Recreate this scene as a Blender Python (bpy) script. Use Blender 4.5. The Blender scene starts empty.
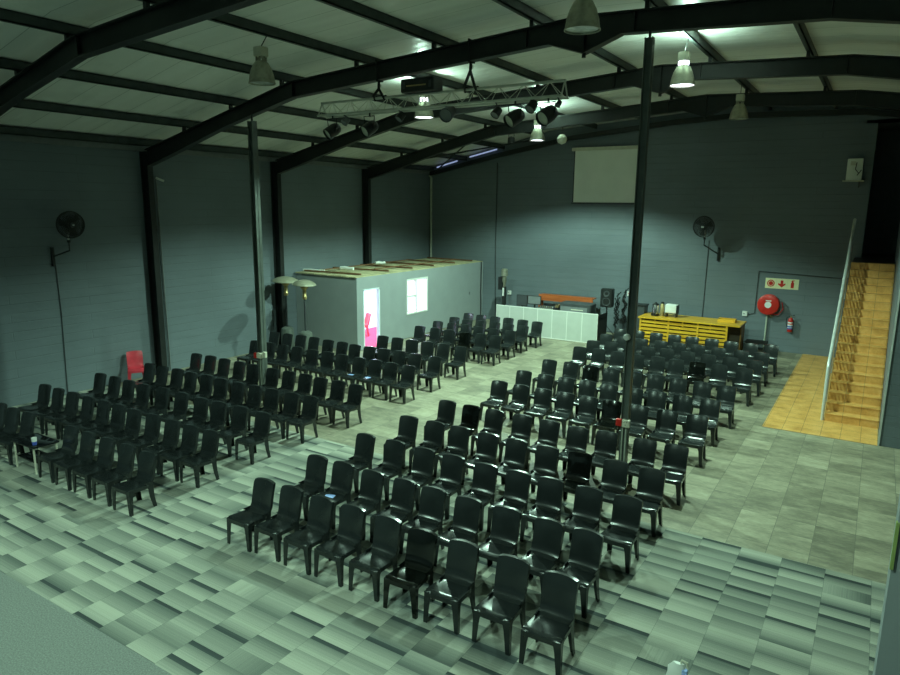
import bpy, math, random
from mathutils import Vector, Matrix
random.seed(7)
PI = math.pi
SC = bpy.context.scene
COL = SC.collection
V3 = Vector

# ------------------------------------------------------------------ materials
class NG:
    """small node-graph writer"""
    def __init__(s, name):
        s.m = bpy.data.materials.new(name); s.m.use_nodes = True
        s.t = s.m.node_tree; s.n = s.t.nodes; s.l = s.t.links
        s.b = s.n['Principled BSDF']; s.out = s.n['Material Output']
        s.pos = None
    def new(s, typ, **kw):
        n = s.n.new(typ)
        for k, v in kw.items(): setattr(n, k, v)
        return n
    def put(s, sock, v):
        if hasattr(v, 'is_output') or isinstance(v, bpy.types.NodeSocket): s.l.new(v, sock)
        elif isinstance(v, (tuple, list)) and len(v) == 3 and sock.type == 'RGBA': sock.default_value = (*v, 1)
        else: sock.default_value = v
    def M(s, op, a, b=0.0, c=None, clamp=False):
        n = s.new('ShaderNodeMath', operation=op); n.use_clamp = clamp
        s.put(n.inputs[0], a); s.put(n.inputs[1], b)
        if c is not None: s.put(n.inputs[2], c)
        return n.outputs[0]
    def mix(s, f, a, b, bt='MIX'):
        n = s.new('ShaderNodeMix', data_type='RGBA', blend_type=bt)
        s.put(n.inputs[0], f); s.put(n.inputs[6], a); s.put(n.inputs[7], b)
        return n.outputs[2]
    def world(s):
        if s.pos is None:
            g = s.new('ShaderNodeNewGeometry'); x = s.new('ShaderNodeSeparateXYZ')
            s.l.new(g.outputs['Position'], x.inputs[0]); s.pos = (x.outputs[0], x.outputs[1], x.outputs[2], g.outputs['Position'])
        return s.pos
    def obj(s):
        return s.new('ShaderNodeTexCoord').outputs['Object']
    def comb(s, x, y, z=0.0):
        n = s.new('ShaderNodeCombineXYZ')
        s.put(n.inputs[0], x); s.put(n.inputs[1], y); s.put(n.inputs[2], z); return n.outputs[0]
    def noise(s, vec, scale, detail=2.0, rough=.5):
        n = s.new('ShaderNodeTexNoise'); s.put(n.inputs['Vector'], vec)
        n.inputs['Scale'].default_value = scale; n.inputs['Detail'].default_value = detail; n.inputs['Roughness'].default_value = rough
        return n.outputs['Fac']
    def white(s, vec):
        n = s.new('ShaderNodeTexWhiteNoise', noise_dimensions='3D'); s.put(n.inputs['Vector'], vec); return n.outputs['Value']
    def ramp(s, f, stops):
        n = s.new('ShaderNodeValToRGB'); e = n.color_ramp.elements
        while len(e) < len(stops): e.new(.5)
        for q, (p, c) in zip(e, stops): q.position = p; q.color = (*c, 1)
        s.put(n.inputs[0], f); return n.outputs[0]
    def bump(s, h, strength=.3, dist=.01):
        n = s.new('ShaderNodeBump'); n.inputs['Strength'].default_value = strength; n.inputs['Distance'].default_value = dist
        s.put(n.inputs['Height'], h); s.l.new(n.outputs[0], s.b.inputs['Normal'])
    def set(s, **kw):
        for k, v in kw.items(): s.put(s.b.inputs[k.replace('_', ' ')], v)
        return s.m

def plain(name, col, rough=.5, metal=0.0, var=.12, scale=6.0, bump=0.0, coat=0.0):
    g = NG(name)
    f = g.noise(g.obj(), scale, 4.0)
    lo = tuple(c*(1-var) for c in col); hi = tuple(min(1, c*(1+var)) for c in col)
    g.set(Base_Color=g.ramp(f, [(.3, lo), (.7, hi)]), Metallic=metal, Roughness=rough)
    if coat: g.b.inputs['Coat Weight'].default_value = coat
    if bump: g.bump(g.noise(g.obj(), scale*8, 3.0), bump, .005)
    return g.m

def emit(name, col, strength):
    g = NG(name)
    f = g.noise(g.obj(), 8.0)
    g.set(Base_Color=(.8, .8, .8), Emission_Color=col, Emission_Strength=strength)
    return g.m

def wall_mat(name, axis, col):
    """painted blockwork: axis 0 = wall along X, 1 = wall along Y"""
    g = NG(name); p = g.world()
    v = g.comb(p[axis], p[2], 0.0)
    b = g.new('ShaderNodeTexBrick'); g.put(b.inputs['Vector'], v)
    b.inputs['Scale'].default_value = 1.0
    b.inputs['Brick Width'].default_value = 3.7; b.inputs['Row Height'].default_value = .215
    b.inputs['Mortar Size'].default_value = .010; b.inputs['Mortar Smooth'].default_value = .4
    b.inputs['Color1'].default_value = (1, 1, 1, 1); b.inputs['Color2'].default_value = (.97, .97, .97, 1); b.inputs['Mortar'].default_value = (.72, .72, .72, 1)
    # only some courses read through the paint
    ncourse = g.noise(g.comb(g.M('MULTIPLY', p[axis], .8), g.M('MULTIPLY', p[2], 4.0), 3.0), 1.0, 2.0)
    vis = g.M('MULTIPLY_ADD', ncourse, 2.2, -.65, clamp=True)
    brick = g.mix(vis, (1, 1, 1), b.outputs['Color'])
    patch = g.noise(p[3], .5, 4.0)
    base = g.ramp(patch, [(.3, tuple(c*.88 for c in col)), (.7, tuple(c*1.12 for c in col))])
    g.set(Base_Color=g.mix(1.0, base, brick, 'MULTIPLY'), Roughness=.55)
    h = g.M('ADD', g.M('MULTIPLY', g.M('SUBTRACT', 1.0, b.outputs['Fac']), vis), g.M('MULTIPLY', g.noise(p[3], 14.0, 3.0), .25))
    g.bump(h, .5, .012)
    return g.m

def carpet_mat():
    g = NG('striped_carpet_tiles'); x, y, z, P = g.world()
    W = .522
    u = g.M('DIVIDE', g.M('ADD', x, .115), W); col = g.M('FLOOR', u); fu = g.M('SUBTRACT', u, col)
    rc = g.white(g.comb(col, 3.0, 1.0))
    v = g.M('ADD', g.M('DIVIDE', y, W*.5), g.M('MULTIPLY', g.M('ROUND', g.M('MULTIPLY', rc, 4.0)), .25))
    row = g.M('FLOOR', v); fv = g.M('SUBTRACT', v, row)
    r1 = g.white(g.comb(col, row, 2.0)); r2 = g.white(g.comb(col, row, 7.0)); r3 = g.white(g.comb(col, row, 11.0)); r4 = g.white(g.comb(col, row, 23.0))
    turned = g.M('LESS_THAN', r4, .03)
    t = g.M('ADD', g.M('MULTIPLY', fv, g.M('SUBTRACT', 1.0, turned)), g.M('MULTIPLY', fu, turned))
    flip = g.M('GREATER_THAN', r3, .22)                       # most strips shade off toward their far edge
    tt = g.M('ABSOLUTE', g.M('SUBTRACT', t, g.M('SUBTRACT', 1.0, flip)))
    grad = g.M('POWER', tt, 1.4)
    val = g.M('SUBTRACT', 1.0, g.M('MULTIPLY', grad, g.M('MULTIPLY_ADD', r2, .40, .22)))
    band = g.M('MULTIPLY', g.M('GREATER_THAN', tt, g.M('MULTIPLY_ADD', r1, .12, .72)), g.M('GREATER_THAN', r2, .71))
    val = g.M('MULTIPLY', val, g.M('SUBTRACT', 1.0, g.M('MULTIPLY', band, .5)))
    val = g.M('MULTIPLY', val, g.M('MULTIPLY_ADD', g.white(g.comb(col, row, 19.0)), .30, .74))
    along = g.M('ADD', g.M('MULTIPLY', y, g.M('SUBTRACT', 1.0, turned)), g.M('MULTIPLY', x, turned))
    streak = g.noise(g.comb(g.M('MULTIPLY', col, 7.3), g.M('MULTIPLY', along, 55.0), 0.0), 1.0, 2.0)
    val = g.M('MULTIPLY', val, g.M('MULTIPLY_ADD', streak, .36, .82))
    fine = g.noise(P, 150.0, 2.0)
    val = g.M('MULTIPLY', val, g.M('MULTIPLY_ADD', fine, .6, .70))
    seam = g.M('LESS_THAN', fu, .010)
    val = g.M('MULTIPLY', val, g.M('SUBTRACT', 1.0, g.M('MULTIPLY', seam, .25)))
    g.set(Base_Color=g.ramp(val, [(0.0, (.02, .026, .029)), (.25, (.055, .068, .068)), (.5, (.125, .140, .128)), (.75, (.262, .275, .236)), (1.0, (.43, .43, .36))]), Roughness=.95)
    g.b.inputs['Specular IOR Level'].default_value = .1
    g.bump(fine, .4, .004)
    return g.m

def slate_mat():
    g = NG('slate_look_floor_tiles'); x, y, z, P = g.world()
    b = g.new('ShaderNodeTexBrick'); g.put(b.inputs['Vector'], g.comb(g.M('ADD', x, .33), g.M('ADD', y, .04), 0.0))
    b.inputs['Scale'].default_value = 1.0; b.inputs['Brick Width'].default_value = .522; b.inputs['Row Height'].default_value = .522
    b.offset = .0; b.inputs['Mortar Size'].default_value = .004; b.inputs['Mortar Smooth'].default_value = .2; b.inputs['Bias'].default_value = 0.0
    b.inputs['Color1'].default_value = (0, 0, 0, 1); b.inputs['Color2'].default_value = (1, 1, 1, 1); b.inputs['Mortar'].default_value = (.2, .2, .2, 1)
    rnd = g.new('ShaderNodeSeparateColor'); g.l.new(b.outputs['Color'], rnd.inputs[0])
    cloud = g.noise(g.comb(g.M('MULTIPLY', x, 1.0), g.M('MULTIPLY', y, 2.2), g.M('MULTIPLY', rnd.outputs[0], 5.0)), 2.2, 6.0, .62)
    fine = g.noise(g.comb(x, g.M('MULTIPLY', y, 3.0), 0.0), 12.0, 5.0, .6)
    val = g.M('ADD', g.M('MULTIPLY', cloud, .55), g.M('ADD', g.M('MULTIPLY', fine, .36), g.M('ADD', g.M('MULTIPLY', rnd.outputs[0], .17), .035)))
    base = g.ramp(val, [(.30, (.07, .068, .05)), (.50, (.19, .175, .125)), (.68, (.345, .315, .225)), (.92, (.55, .51, .39))])
    base = g.mix(g.M('MULTIPLY', b.outputs['Fac'], .6), base, (.07, .075, .06))
    g.set(Base_Color=base, Roughness=g.M('MULTIPLY_ADD', fine, .25, .42))
    g.bump(g.M('ADD', fine, g.M('MULTIPLY', b.outputs['Fac'], -1.0)), .25, .006)
    return g.m

def orange_mat(name, size, offx, offy, axis_z=False):
    g = NG(name); x, y, z, P = g.world()
    fx = g.M('FRACT', g.M('DIVIDE', g.M('ADD', x, offx), size)); fy = g.M('FRACT', g.M('DIVIDE', g.M('ADD', y, offy), size))
    gx = g.M('LESS_THAN', fx, .022); gy = g.M('LESS_THAN', fy, .022)
    joint = gx if axis_z else g.M('MAXIMUM', gx, gy)
    n = g.noise(P, 3.5, 5.0); n2 = g.noise(P, 22.0, 3.0)
    base = g.ramp(g.M('ADD', g.M('MULTIPLY', n, .7), g.M('MULTIPLY', n2, .3)), [(.3, (.54, .26, .062)), (.55, (.74, .40, .115)), (.8, (.84, .52, .20))])
    g.set(Base_Color=g.mix(g.M('MULTIPLY', joint, .75), base, (.16, .10, .05)), Roughness=.42)
    g.bump(g.M('MULTIPLY', joint, -1.0), .4, .006)
    return g.m

def sheet_mat():
    g = NG('pale_roof_sheeting'); x, y, z, P = g.world()
    t = g.M('FRACT', g.M('DIVIDE', g.M('ADD', y, .3), .70))
    seam = g.M('LESS_THAN', t, .022)
    panel = g.white(g.comb(g.M('FLOOR', g.M('DIVIDE', g.M('ADD', y, .3), .70)), 4.0, 1.0))
    dirt = g.noise(g.comb(g.M('MULTIPLY', x, .35), g.M('MULTIPLY', y, 2.5), 0.0), 1.0, 4.0)
    val = g.M('ADD', g.M('MULTIPLY', dirt, .7), g.M('MULTIPLY', panel, .3))
    base = g.ramp(val, [(.25, (.70, .70, .66)), (.6, (.82, .82, .79)), (.9, (.90, .90, .88))])
    base = g.mix(g.M('MULTIPLY', seam, .55), base, (.16, .17, .15))
    g.set(Base_Color=base, Roughness=.36)
    rib = g.M('SINE', g.M('MULTIPLY', g.M('ADD', y, .3), 2*PI/.70*2))
    g.bump(g.M('ADD', g.M('MULTIPLY', rib, .3), g.M('MULTIPLY', seam, 1.0)), .35, .02)
    return g.m

def wood_mat(name, lo, hi, rough=.5, axis=0):
    g = NG(name); x, y, z, P = g.world()
    v = [g.M('MULTIPLY', q, 14.0) for q in (x, y, z)]; v[axis] = g.M('MULTIPLY', (x, y, z)[axis], 1.2)
    n = g.noise(g.comb(*v), 1.0, 4.0)
    g.set(Base_Color=g.ramp(n, [(.3, lo), (.7, hi)]), Roughness=rough)
    g.bump(n, .15, .004)
    return g.m

M = {}
WALLC = (.140, .168, .190)
M['wall_x'] = wall_mat('grey_painted_blocks_across', 0, WALLC)
M['wall_y'] = wall_mat('grey_painted_blocks_along', 1, WALLC)
M['wall_plain'] = plain('grey_wall_paint', (.13, .155, .17), .55, bump=.1)
M['cabin'] = plain('cabin_grey_paint', (.30, .325, .335), .55, var=.05, scale=2, bump=.08)
M['carpet'] = carpet_mat(); M['slate'] = slate_mat(); M['sheet'] = sheet_mat()
M['plain_carpet'] = plain('grey_green_carpet', (.20, .215, .20), .95, var=.3, scale=60, bump=.5)
M['orange'] = orange_mat('orange_floor_tiles', .365, 1.70, -15.57)
M['orange_step'] = orange_mat('orange_stair_tiles', .34, .60, 0, True)
M['steel'] = plain('black_painted_steel', (.012, .014, .0135), .45, var=.3)
M['purlin'] = plain('dark_grey_purlin_paint', (.045, .056, .054), .5, var=.25)
M['pole'] = plain('dark_green_grey_pole_paint', (.10, .115, .105), .4, var=.15)
M['chair'] = plain('charcoal_plastic', (.0165, .0200, .0205), .23, var=.2, scale=3)
M['chair_black'] = plain('jet_black_plastic', (.004, .005, .004), .12, var=.2, scale=3)
M['red_plastic'] = plain('red_plastic', (.62, .045, .07), .35)
M['alu'] = plain('dull_aluminium', (.62, .62, .56), .45, .35)
M['chrome'] = plain('bright_metal', (.75, .75, .72), .2, 1.0)
M['reflector'] = plain('dusty_aluminium_reflector', (.42, .41, .33), .42, .75, var=.2, scale=12)
M['black'] = plain('black_plastic', (.012, .013, .013), .4)
M['rubber'] = plain('black_rubber', (.01, .01, .01), .7)
M['darkgrey'] = plain('dark_grey_metal', (.05, .055, .06), .4)
M['midgrey'] = plain('mid_grey_metal', (.16, .17, .175), .45)
M['white'] = plain('white_plastic', (.75, .75, .72), .4, var=.05)
M['cream'] = plain('cream_metal', (.62, .60, .48), .45, var=.08)
M['screen'] = plain('white_screen_cloth', (.80, .82, .74), .8, var=.04, scale=1.5)
M['desk'] = plain('pale_booth_panel', (.50, .52, .48), .45, var=.05, scale=3)
M['desk_trim'] = plain('white_booth_trim', (.78, .78, .74), .4, var=.04)
M['yellow'] = wood_mat('yellow_pine', (.56, .27, .012), (.80, .46, .035), .4)
M['yellow_shaded'] = wood_mat('shaded_yellow_pine', (.16, .075, .012), (.26, .13, .02), .55, 1)  # yellow pine darkened, shade on the counter's side put into the colour
M['redwood'] = wood_mat('orange_brown_wood', (.36, .075, .018), (.50, .13, .035), .45)
M['batten'] = wood_mat('brown_roof_batten', (.11, .05, .022), (.22, .11, .05), .8)
M['insul'] = plain('yellowed_roof_boards', (.44, .40, .24), .85, var=.3, scale=3, bump=.3)
M['dome'] = plain('pale_heater_dome', (.37, .36, .27), .45, .3, var=.1)
M['brass'] = plain('brassy_burner_metal', (.50, .38, .18), .4, .8)
M['tank'] = plain('grey_green_tank_paint', (.16, .18, .16), .4, .3)
M['red'] = plain('fire_red_paint', (.58, .022, .015), .35, var=.1)
M['signcream'] = plain('photoluminescent_sign_cream', (.80, .78, .50), .5, var=.05)
M['label'] = plain('white_label', (.78, .78, .78), .5, var=.05)
M['blue'] = plain('blue_print', (.05, .09, .42), .5)
M['paleblue'] = plain('pale_blue_paper', (.35, .48, .90), .6, var=.1)
M['lens'] = plain('pale_lamp_lens', (.60, .60, .50), .25, var=.06)
M['glass_black'] = plain('black_glass', (.006, .007, .008), .06)
M['pink'] = plain('pink_red_carpet', (.50, .045, .115), .9, var=.12, scale=30)
M['inner'] = plain('white_room_paint', (.72, .78, .84), .7, var=.03)
M['timber_dark'] = plain('dark_timber', (.05, .035, .02), .6)
M['pvc'] = plain('pale_pipe', (.42, .45, .38), .5, var=.1)
M['rail'] = plain('pale_metal_rail', (.62, .64, .62), .35, .25)
M['lamp_on'] = emit('lit_lamp_glass', (.80, .90, 1.0), 9.0)
M['vent_on'] = emit('lit_lamp_vent', (.75, .85, 1.0), 6.0)
M['tube_on'] = emit('daylight_in_gap', (.45, .55, 1.0), .45)
g = NG('lamp_off_glass'); M['lamp_off'] = g.set(Base_Color=g.ramp(g.noise(g.obj(), 9.0), [(.3, (.35, .36, .34)), (.7, (.75, .76, .74))]), Roughness=.30, Metallic=.5)
g = NG('clear_window_glass')
tr = g.new('ShaderNodeBsdfTransparent'); gl = g.new('ShaderNodeBsdfGlossy'); gl.inputs['Roughness'].default_value = .03
mx = g.new('ShaderNodeMixShader'); fr = g.new('ShaderNodeFresnel'); fr.inputs['IOR'].default_value = 1.45
g.l.new(fr.outputs[0], mx.inputs[0]) if False else None; mx.inputs[0].default_value = .07; g.l.new(tr.outputs[0], mx.inputs[1]); g.l.new(gl.outputs[0], mx.inputs[2]); g.l.new(mx.outputs[0], g.out.inputs['Surface'])
M['glass'] = g.m
g = NG('fan_guard_mesh')   # dense wire guard seen as a dark translucent disc
M['wire'] = plain('black_wire', (.012, .013, .013), .4)

# ------------------------------------------------------------------ mesh writer
ORIGIN = {}
class MB:
    def __init__(s): s.v = []; s.f = []
    def add(s, vs, fs):
        k = len(s.v); s.v += [V3(p) for p in vs]; s.f += [tuple(k+i for i in q) for q in fs]; return s
    def box(s, lo, hi, R=None, c=None):
        (a, b, d), (e, f, h) = lo, hi
        vs = [V3(p) for p in ((a,b,d),(e,b,d),(e,f,d),(a,f,d),(a,b,h),(e,b,h),(e,f,h),(a,f,h))]
        if R is not None:
            c = V3(c) if c is not None else sum(vs, V3())/8
            vs = [R @ (p-c) + c for p in vs]
        return s.add(vs, [(3,2,1,0),(4,5,6,7),(0,1,5,4),(1,2,6,5),(2,3,7,6),(3,0,4,7)])
    def cbox(s, c, size, R=None):
        c = V3(c); h = V3(size)/2
        return s.box(c-h, c+h, R, c)
    def rbox(s, c, size, r=.02, R=None, seg=3):
        """box with rounded vertical edges and a small chamfer on top and bottom"""
        c = V3(c); hx, hy, hz = size[0]/2, size[1]/2, size[2]/2
        ring = []
        for (sx, sy, a0) in ((1,1,0),(-1,1,PI/2),(-1,-1,PI),(1,-1,3*PI/2)):
            for k in range(seg+1):
                a = a0 + PI/2*k/seg; ring.append((sx*(hx-r)+r*math.cos(a), sy*(hy-r)+r*math.sin(a)))
        lv = [(-hz, .75), (-hz+r*.5, 1), (hz-r*.5, 1), (hz, .75)]
        n = len(ring); vs = []
        for z, k in lv:
            for x, y in ring:
                ix = x - (r*(1-k))*(1 if x > 0 else -1)*2; iy = y - (r*(1-k))*(1 if y > 0 else -1)*2
                p = V3((ix, iy, z)); vs.append((R @ p if R is not None else p) + c)
        fs = [tuple(range(n-1, -1, -1)), tuple(range(3*n, 4*n))]
        for j in range(3):
            for i in range(n): fs.append((j*n+i, j*n+(i+1)%n, (j+1)*n+(i+1)%n, (j+1)*n+i))
        return s.add(vs, fs)
    def tube(s, pts, r, n=8, cap=True):
        pts = [V3(p) for p in pts]; N = len(pts)
        rs = r if isinstance(r, (list, tuple)) else [r]*N
        vs = []; up = None
        for i, p in enumerate(pts):
            d = (pts[min(i+1, N-1)] - pts[max(i-1, 0)]).normalized()
            if up is None: up = d.orthogonal().normalized()
            up = (up - d*up.dot(d)); up = up.normalized() if up.length > 1e-6 else d.orthogonal().normalized()
            w = d.cross(up)
            for k in range(n):
                a = 2*PI*k/n; vs.append(p + (up*math.cos(a) + w*math.sin(a))*rs[i])
        fs = []
        for i in range(N-1):
            for k in range(n): fs.append((i*n+k, i*n+(k+1)%n, (i+1)*n+(k+1)%n, (i+1)*n+k))
        if cap: fs += [tuple(range(n-1, -1, -1)), tuple(range((N-1)*n, N*n))]
        return s.add(vs, fs)
    def lathe(s, prof, c=(0,0,0), n=24, R=None, cap0=False, cap1=False):
        c = V3(c); vs = []
        for r, z in prof:
            for k in range(n):
                a = 2*PI*k/n; p = V3((r*math.cos(a), r*math.sin(a), z)); vs.append((R @ p if R is not None else p)+c)
        fs = []
        for j in range(len(prof)-1):
            for k in range(n): fs.append((j*n+k, j*n+(k+1)%n, (j+1)*n+(k+1)%n, (j+1)*n+k))
        if cap0: fs.append(tuple(range(n-1, -1, -1)))
        if cap1: fs.append(tuple(range((len(prof)-1)*n, len(prof)*n)))
        return s.add(vs, fs)
    def prism(s, poly, axis, a, b):
        """2-D polygon in the plane across axis (0: y,z  1: x,z  2: x,y) extruded from a to b"""
        def P(q, t): return {0: (t, q[0], q[1]), 1: (q[0], t, q[1]), 2: (q[0], q[1], t)}[axis]
        n = len(poly); vs = [P(q, a) for q in poly] + [P(q, b) for q in poly]
        fs = [tuple(range(n-1, -1, -1)), tuple(range(n, 2*n))] + [(i, (i+1)%n, n+(i+1)%n, n+i) for i in range(n)]
        return s.add(vs, fs)
    def ring(s, c, R, r, n=32, m=6, rot=None):
        pts = []
        for k in range(n+1):
            a = 2*PI*k/n; p = V3((R*math.cos(a), R*math.sin(a), 0)); pts.append((rot @ p if rot is not None else p)+V3(c))
        return s.tube(pts, r, m, False)
    def shell(s, grid, d, depth, inset):
        """open grid of points (rows x cols) -> thin body: front face, skirt pushed by d*depth, inset back face"""
        d = V3(d); R, C = len(grid), len(grid[0]); vs = [V3(p) for row in grid for p in row]
        fs = [(j*C+i, j*C+i+1, (j+1)*C+i+1, (j+1)*C+i) for j in range(R-1) for i in range(C-1)]
        per = [i for i in range(C)] + [j*C+C-1 for j in range(1, R)] + [(R-1)*C+i for i in range(C-2, -1, -1)] + [j*C for j in range(R-2, 0, -1)]
        n = len(per); cen = sum(vs, V3())/len(vs)
        o1 = len(vs); vs += [vs[i] + d*depth for i in per]
        o2 = len(vs)
        for i in per:
            p = vs[i] + d*depth; q = p - cen; q -= d*q.dot(d); vs.append(p - q.normalized()*inset)
        o3 = len(vs)
        for i in per:
            p = vs[i]; q = p - cen; q -= d*q.dot(d); vs.append(p + d*.014 - q.normalized()*inset)
        for k in range(n):
            k2 = (k+1) % n
            fs += [(per[k2], per[k], o1+k, o1+k2), (o1+k2, o1+k, o2+k, o2+k2), (o2+k2, o2+k, o3+k, o3+k2)]
        # back face: the grid again, offset, so the curve is kept
        o4 = len(vs); vs += [V3(p) + d*.012 for row in grid for p in row]
        fs += [(o4+(j+1)*C+i, o4+(j+1)*C+i+1, o4+j*C+i+1, o4+j*C+i) for j in range(R-1) for i in range(C-1)]
        return s.add(vs, fs)
    def mesh(s, name, mat, ang=40, off=V3((0,0,0))):
        me = bpy.data.meshes.new(name)
        me.from_pydata([tuple(p-off) for p in s.v], [], s.f); me.update()
        me.materials.append(M[mat] if isinstance(mat, str) else mat)
        if ang:
            me.polygons.foreach_set('use_smooth', [True]*len(me.polygons)); me.set_sharp_from_angle(angle=math.radians(ang))
        return me
    def build(s, name, mat, parent=None, ang=40, loc=None, fix=False):
        off = ORIGIN.get(parent.name, V3((0,0,0))) if parent else V3(loc or (0,0,0))
        if fix:
            import bmesh
        o = bpy.data.objects.new(name, s.mesh(name, mat, ang, off)); COL.objects.link(o)
        if parent: o.parent = parent; ORIGIN[o.name] = off
        else: o.location = off; ORIGIN[o.name] = V3(off)
        return o

def tag(o, label=None, cat=None, group=None, kind=None):
    if label: o['label'] = label
    if cat: o['category'] = cat
    if group: o['group'] = group
    if kind: o['kind'] = kind
    return o
def thing(name, label, cat, loc, group=None):
    o = bpy.data.objects.new(name, None); o.empty_display_size = .1; COL.objects.link(o); o.location = loc
    ORIGIN[o.name] = V3(loc); return tag(o, label, cat, group)
def struct(o, label=None): return tag(o, label, None, None, 'structure')
def copy_tree(o, parent=None, mat=None):
    c = o.copy(); COL.objects.link(c)
    if parent: c.parent = parent
    for ch in list(o.children): copy_tree(ch, c)
    return c
ORD = ['first','second','third','fourth','fifth','sixth','seventh','eighth','ninth','tenth','eleventh','twelfth']
def lerp(a, b, t): return a + (b-a)*t
def interp(x, pts):
    if x <= pts[0][0]: return pts[0][1]
    for (a, b), (c, d) in zip(pts, pts[1:]):
        if x <= c: return b + (d-b)*(x-a)/(c-a)
    return pts[-1][1]
def rotz(a): return Matrix.Rotation(a, 3, 'Z')
def toward(d):
    """rotation taking +Z to d"""
    return V3((0,0,1)).rotation_difference(V3(d).normalized()).to_matrix()
# ------------------------------------------------------------------ setting
XL, XR, YB, YF = -16.6, 7.8, 24.5, -3.0
ROOF = [(-16.75, 5.95), (-11.1, 7.27), (-4.42, 7.74), (-.8, 7.58), (7.9, 6.2)]       # top line of the portal frames
UND = [(-16.3, 5.62), (-15.4, 5.85), (-13.17, 6.46), (-11.0, 6.94), (-5.03, 7.35), (-4.42, 7.15), (-3.79, 7.38), (-.9, 7.23), (7.5, 5.75)]
def rz(x): return interp(x, ROOF)
def uz(x): return interp(x, UND)
EPS = .02
def slab(name, x0, x1, y0, y1, z, mat, th=.1):
    return struct(MB().box((x0, y0, z-th), (x1, y1, z)).build(name, mat, None, 0), None)
slab('floor', XL, XR, 9.60, YB, 0, 'slate')
slab('carpet_floor', XL, XR, 3.58, 9.60, .0, 'carpet')
slab('stage_front_floor', XL, XR, YF, 3.58, .0, 'plain_carpet')
slab('orange_tile_floor', -1.72, .43, 15.57, YB, .006, 'orange', .012)
struct(MB().box((XL-.2, YF, -.1), (XL, YB+.2, 6.12)).build('wall_left', 'wall_y', None, 0))
struct(MB().box((XR, YF, -.1), (XR+.2, YB, 6.3)).build('wall_right', 'wall_y', None, 0))
struct(MB().box((XL, YF-.2, -.1), (XR, YF, 8.2)).build('wall_front', 'wall_x', None, 0))
OX0, OX1, OZ0, OZ1 = -.42, 2.2, 3.0, 7.25
top = [(x, rz(x)+.26) for x in (7.8, -.8, -4.42, -11.1, -16.6)]
mb = MB()
mb.prism([(XL, -.1), (OX0, -.1), (OX0, rz(OX0)+.26), (-.8, rz(-.8)+.26), (-4.42, rz(-4.42)+.26), (-11.1, rz(-11.1)+.26), (XL, rz(XL)+.26)], 1, YB, YB+.2)
mb.prism([(OX0, -.1), (XR, -.1), (XR, OZ0), (OX0, OZ0)], 1, YB, YB+.2)
mb.prism([(OX0, OZ1), (2.0, OZ1), (2.0, rz(2.0)+.26), (OX0, rz(OX0)+.26)], 1, YB, YB+.2)
mb.prism([(2.0, OZ0), (XR, OZ0), (XR, rz(XR)+.26), (2.0, rz(2.0)+.26)], 1, YB, YB+.2)
struct(mb.build('wall_back', 'wall_x', None, 0))
# dark stair head beyond the opening
mb = MB(); mb.box((OX0-.3, YB+2.6, OZ0), (OX1+.3, YB+2.8, OZ1+.2)); mb.box((OX0-.3, YB+.2, OZ0), (OX0-.1, YB+2.6, OZ1+.2)); mb.box((OX1, YB+.2, OZ0), (OX1+.2, YB+2.6, OZ1+.2))
struct(mb.build('wall_stairhead', 'wall_plain', None, 0))
struct(MB().box((OX0-.3, YB, OZ1), (OX1+.3, YB+2.8, OZ1+.1)).build('ceiling_stairhead', 'wall_plain', None, 0))
# wall beside the stairs
struct(MB().box((.45, 15.6, -.1), (.65, YB, 7.2)).build('wall_stairs', 'wall_y', None, 0))
struct(MB().box((.65, 15.6, -.1), (XR, 15.8, 6.6)).build('wall_under_gallery', 'wall_x', None, 0))
struct(MB().box((.432, 15.58, 0), (.462, 15.61, 4.4)).build('trim_1', 'rail', None, 0), 'pale metal corner strip on the wall edge beside the stairs')
struct(MB().box((XL+.001, YF, 6.0), (XL+.09, YB-.02, 6.15)).build('trim_2', 'midgrey', None, 0), 'grey flashing strip along the top of the wall')
# roof sheeting
mb = MB(); xs = [-16.9, -11.1, -4.42, -.8, 7.95]
lo = [(x, rz(x)+.28) for x in xs]; hi = [(x, rz(x)+.33) for x in xs[::-1]]
mb.prism(lo+hi, 1, YF-.2, YB+.2)
struct(mb.build('ceiling', 'sheet', None, 0))

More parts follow.
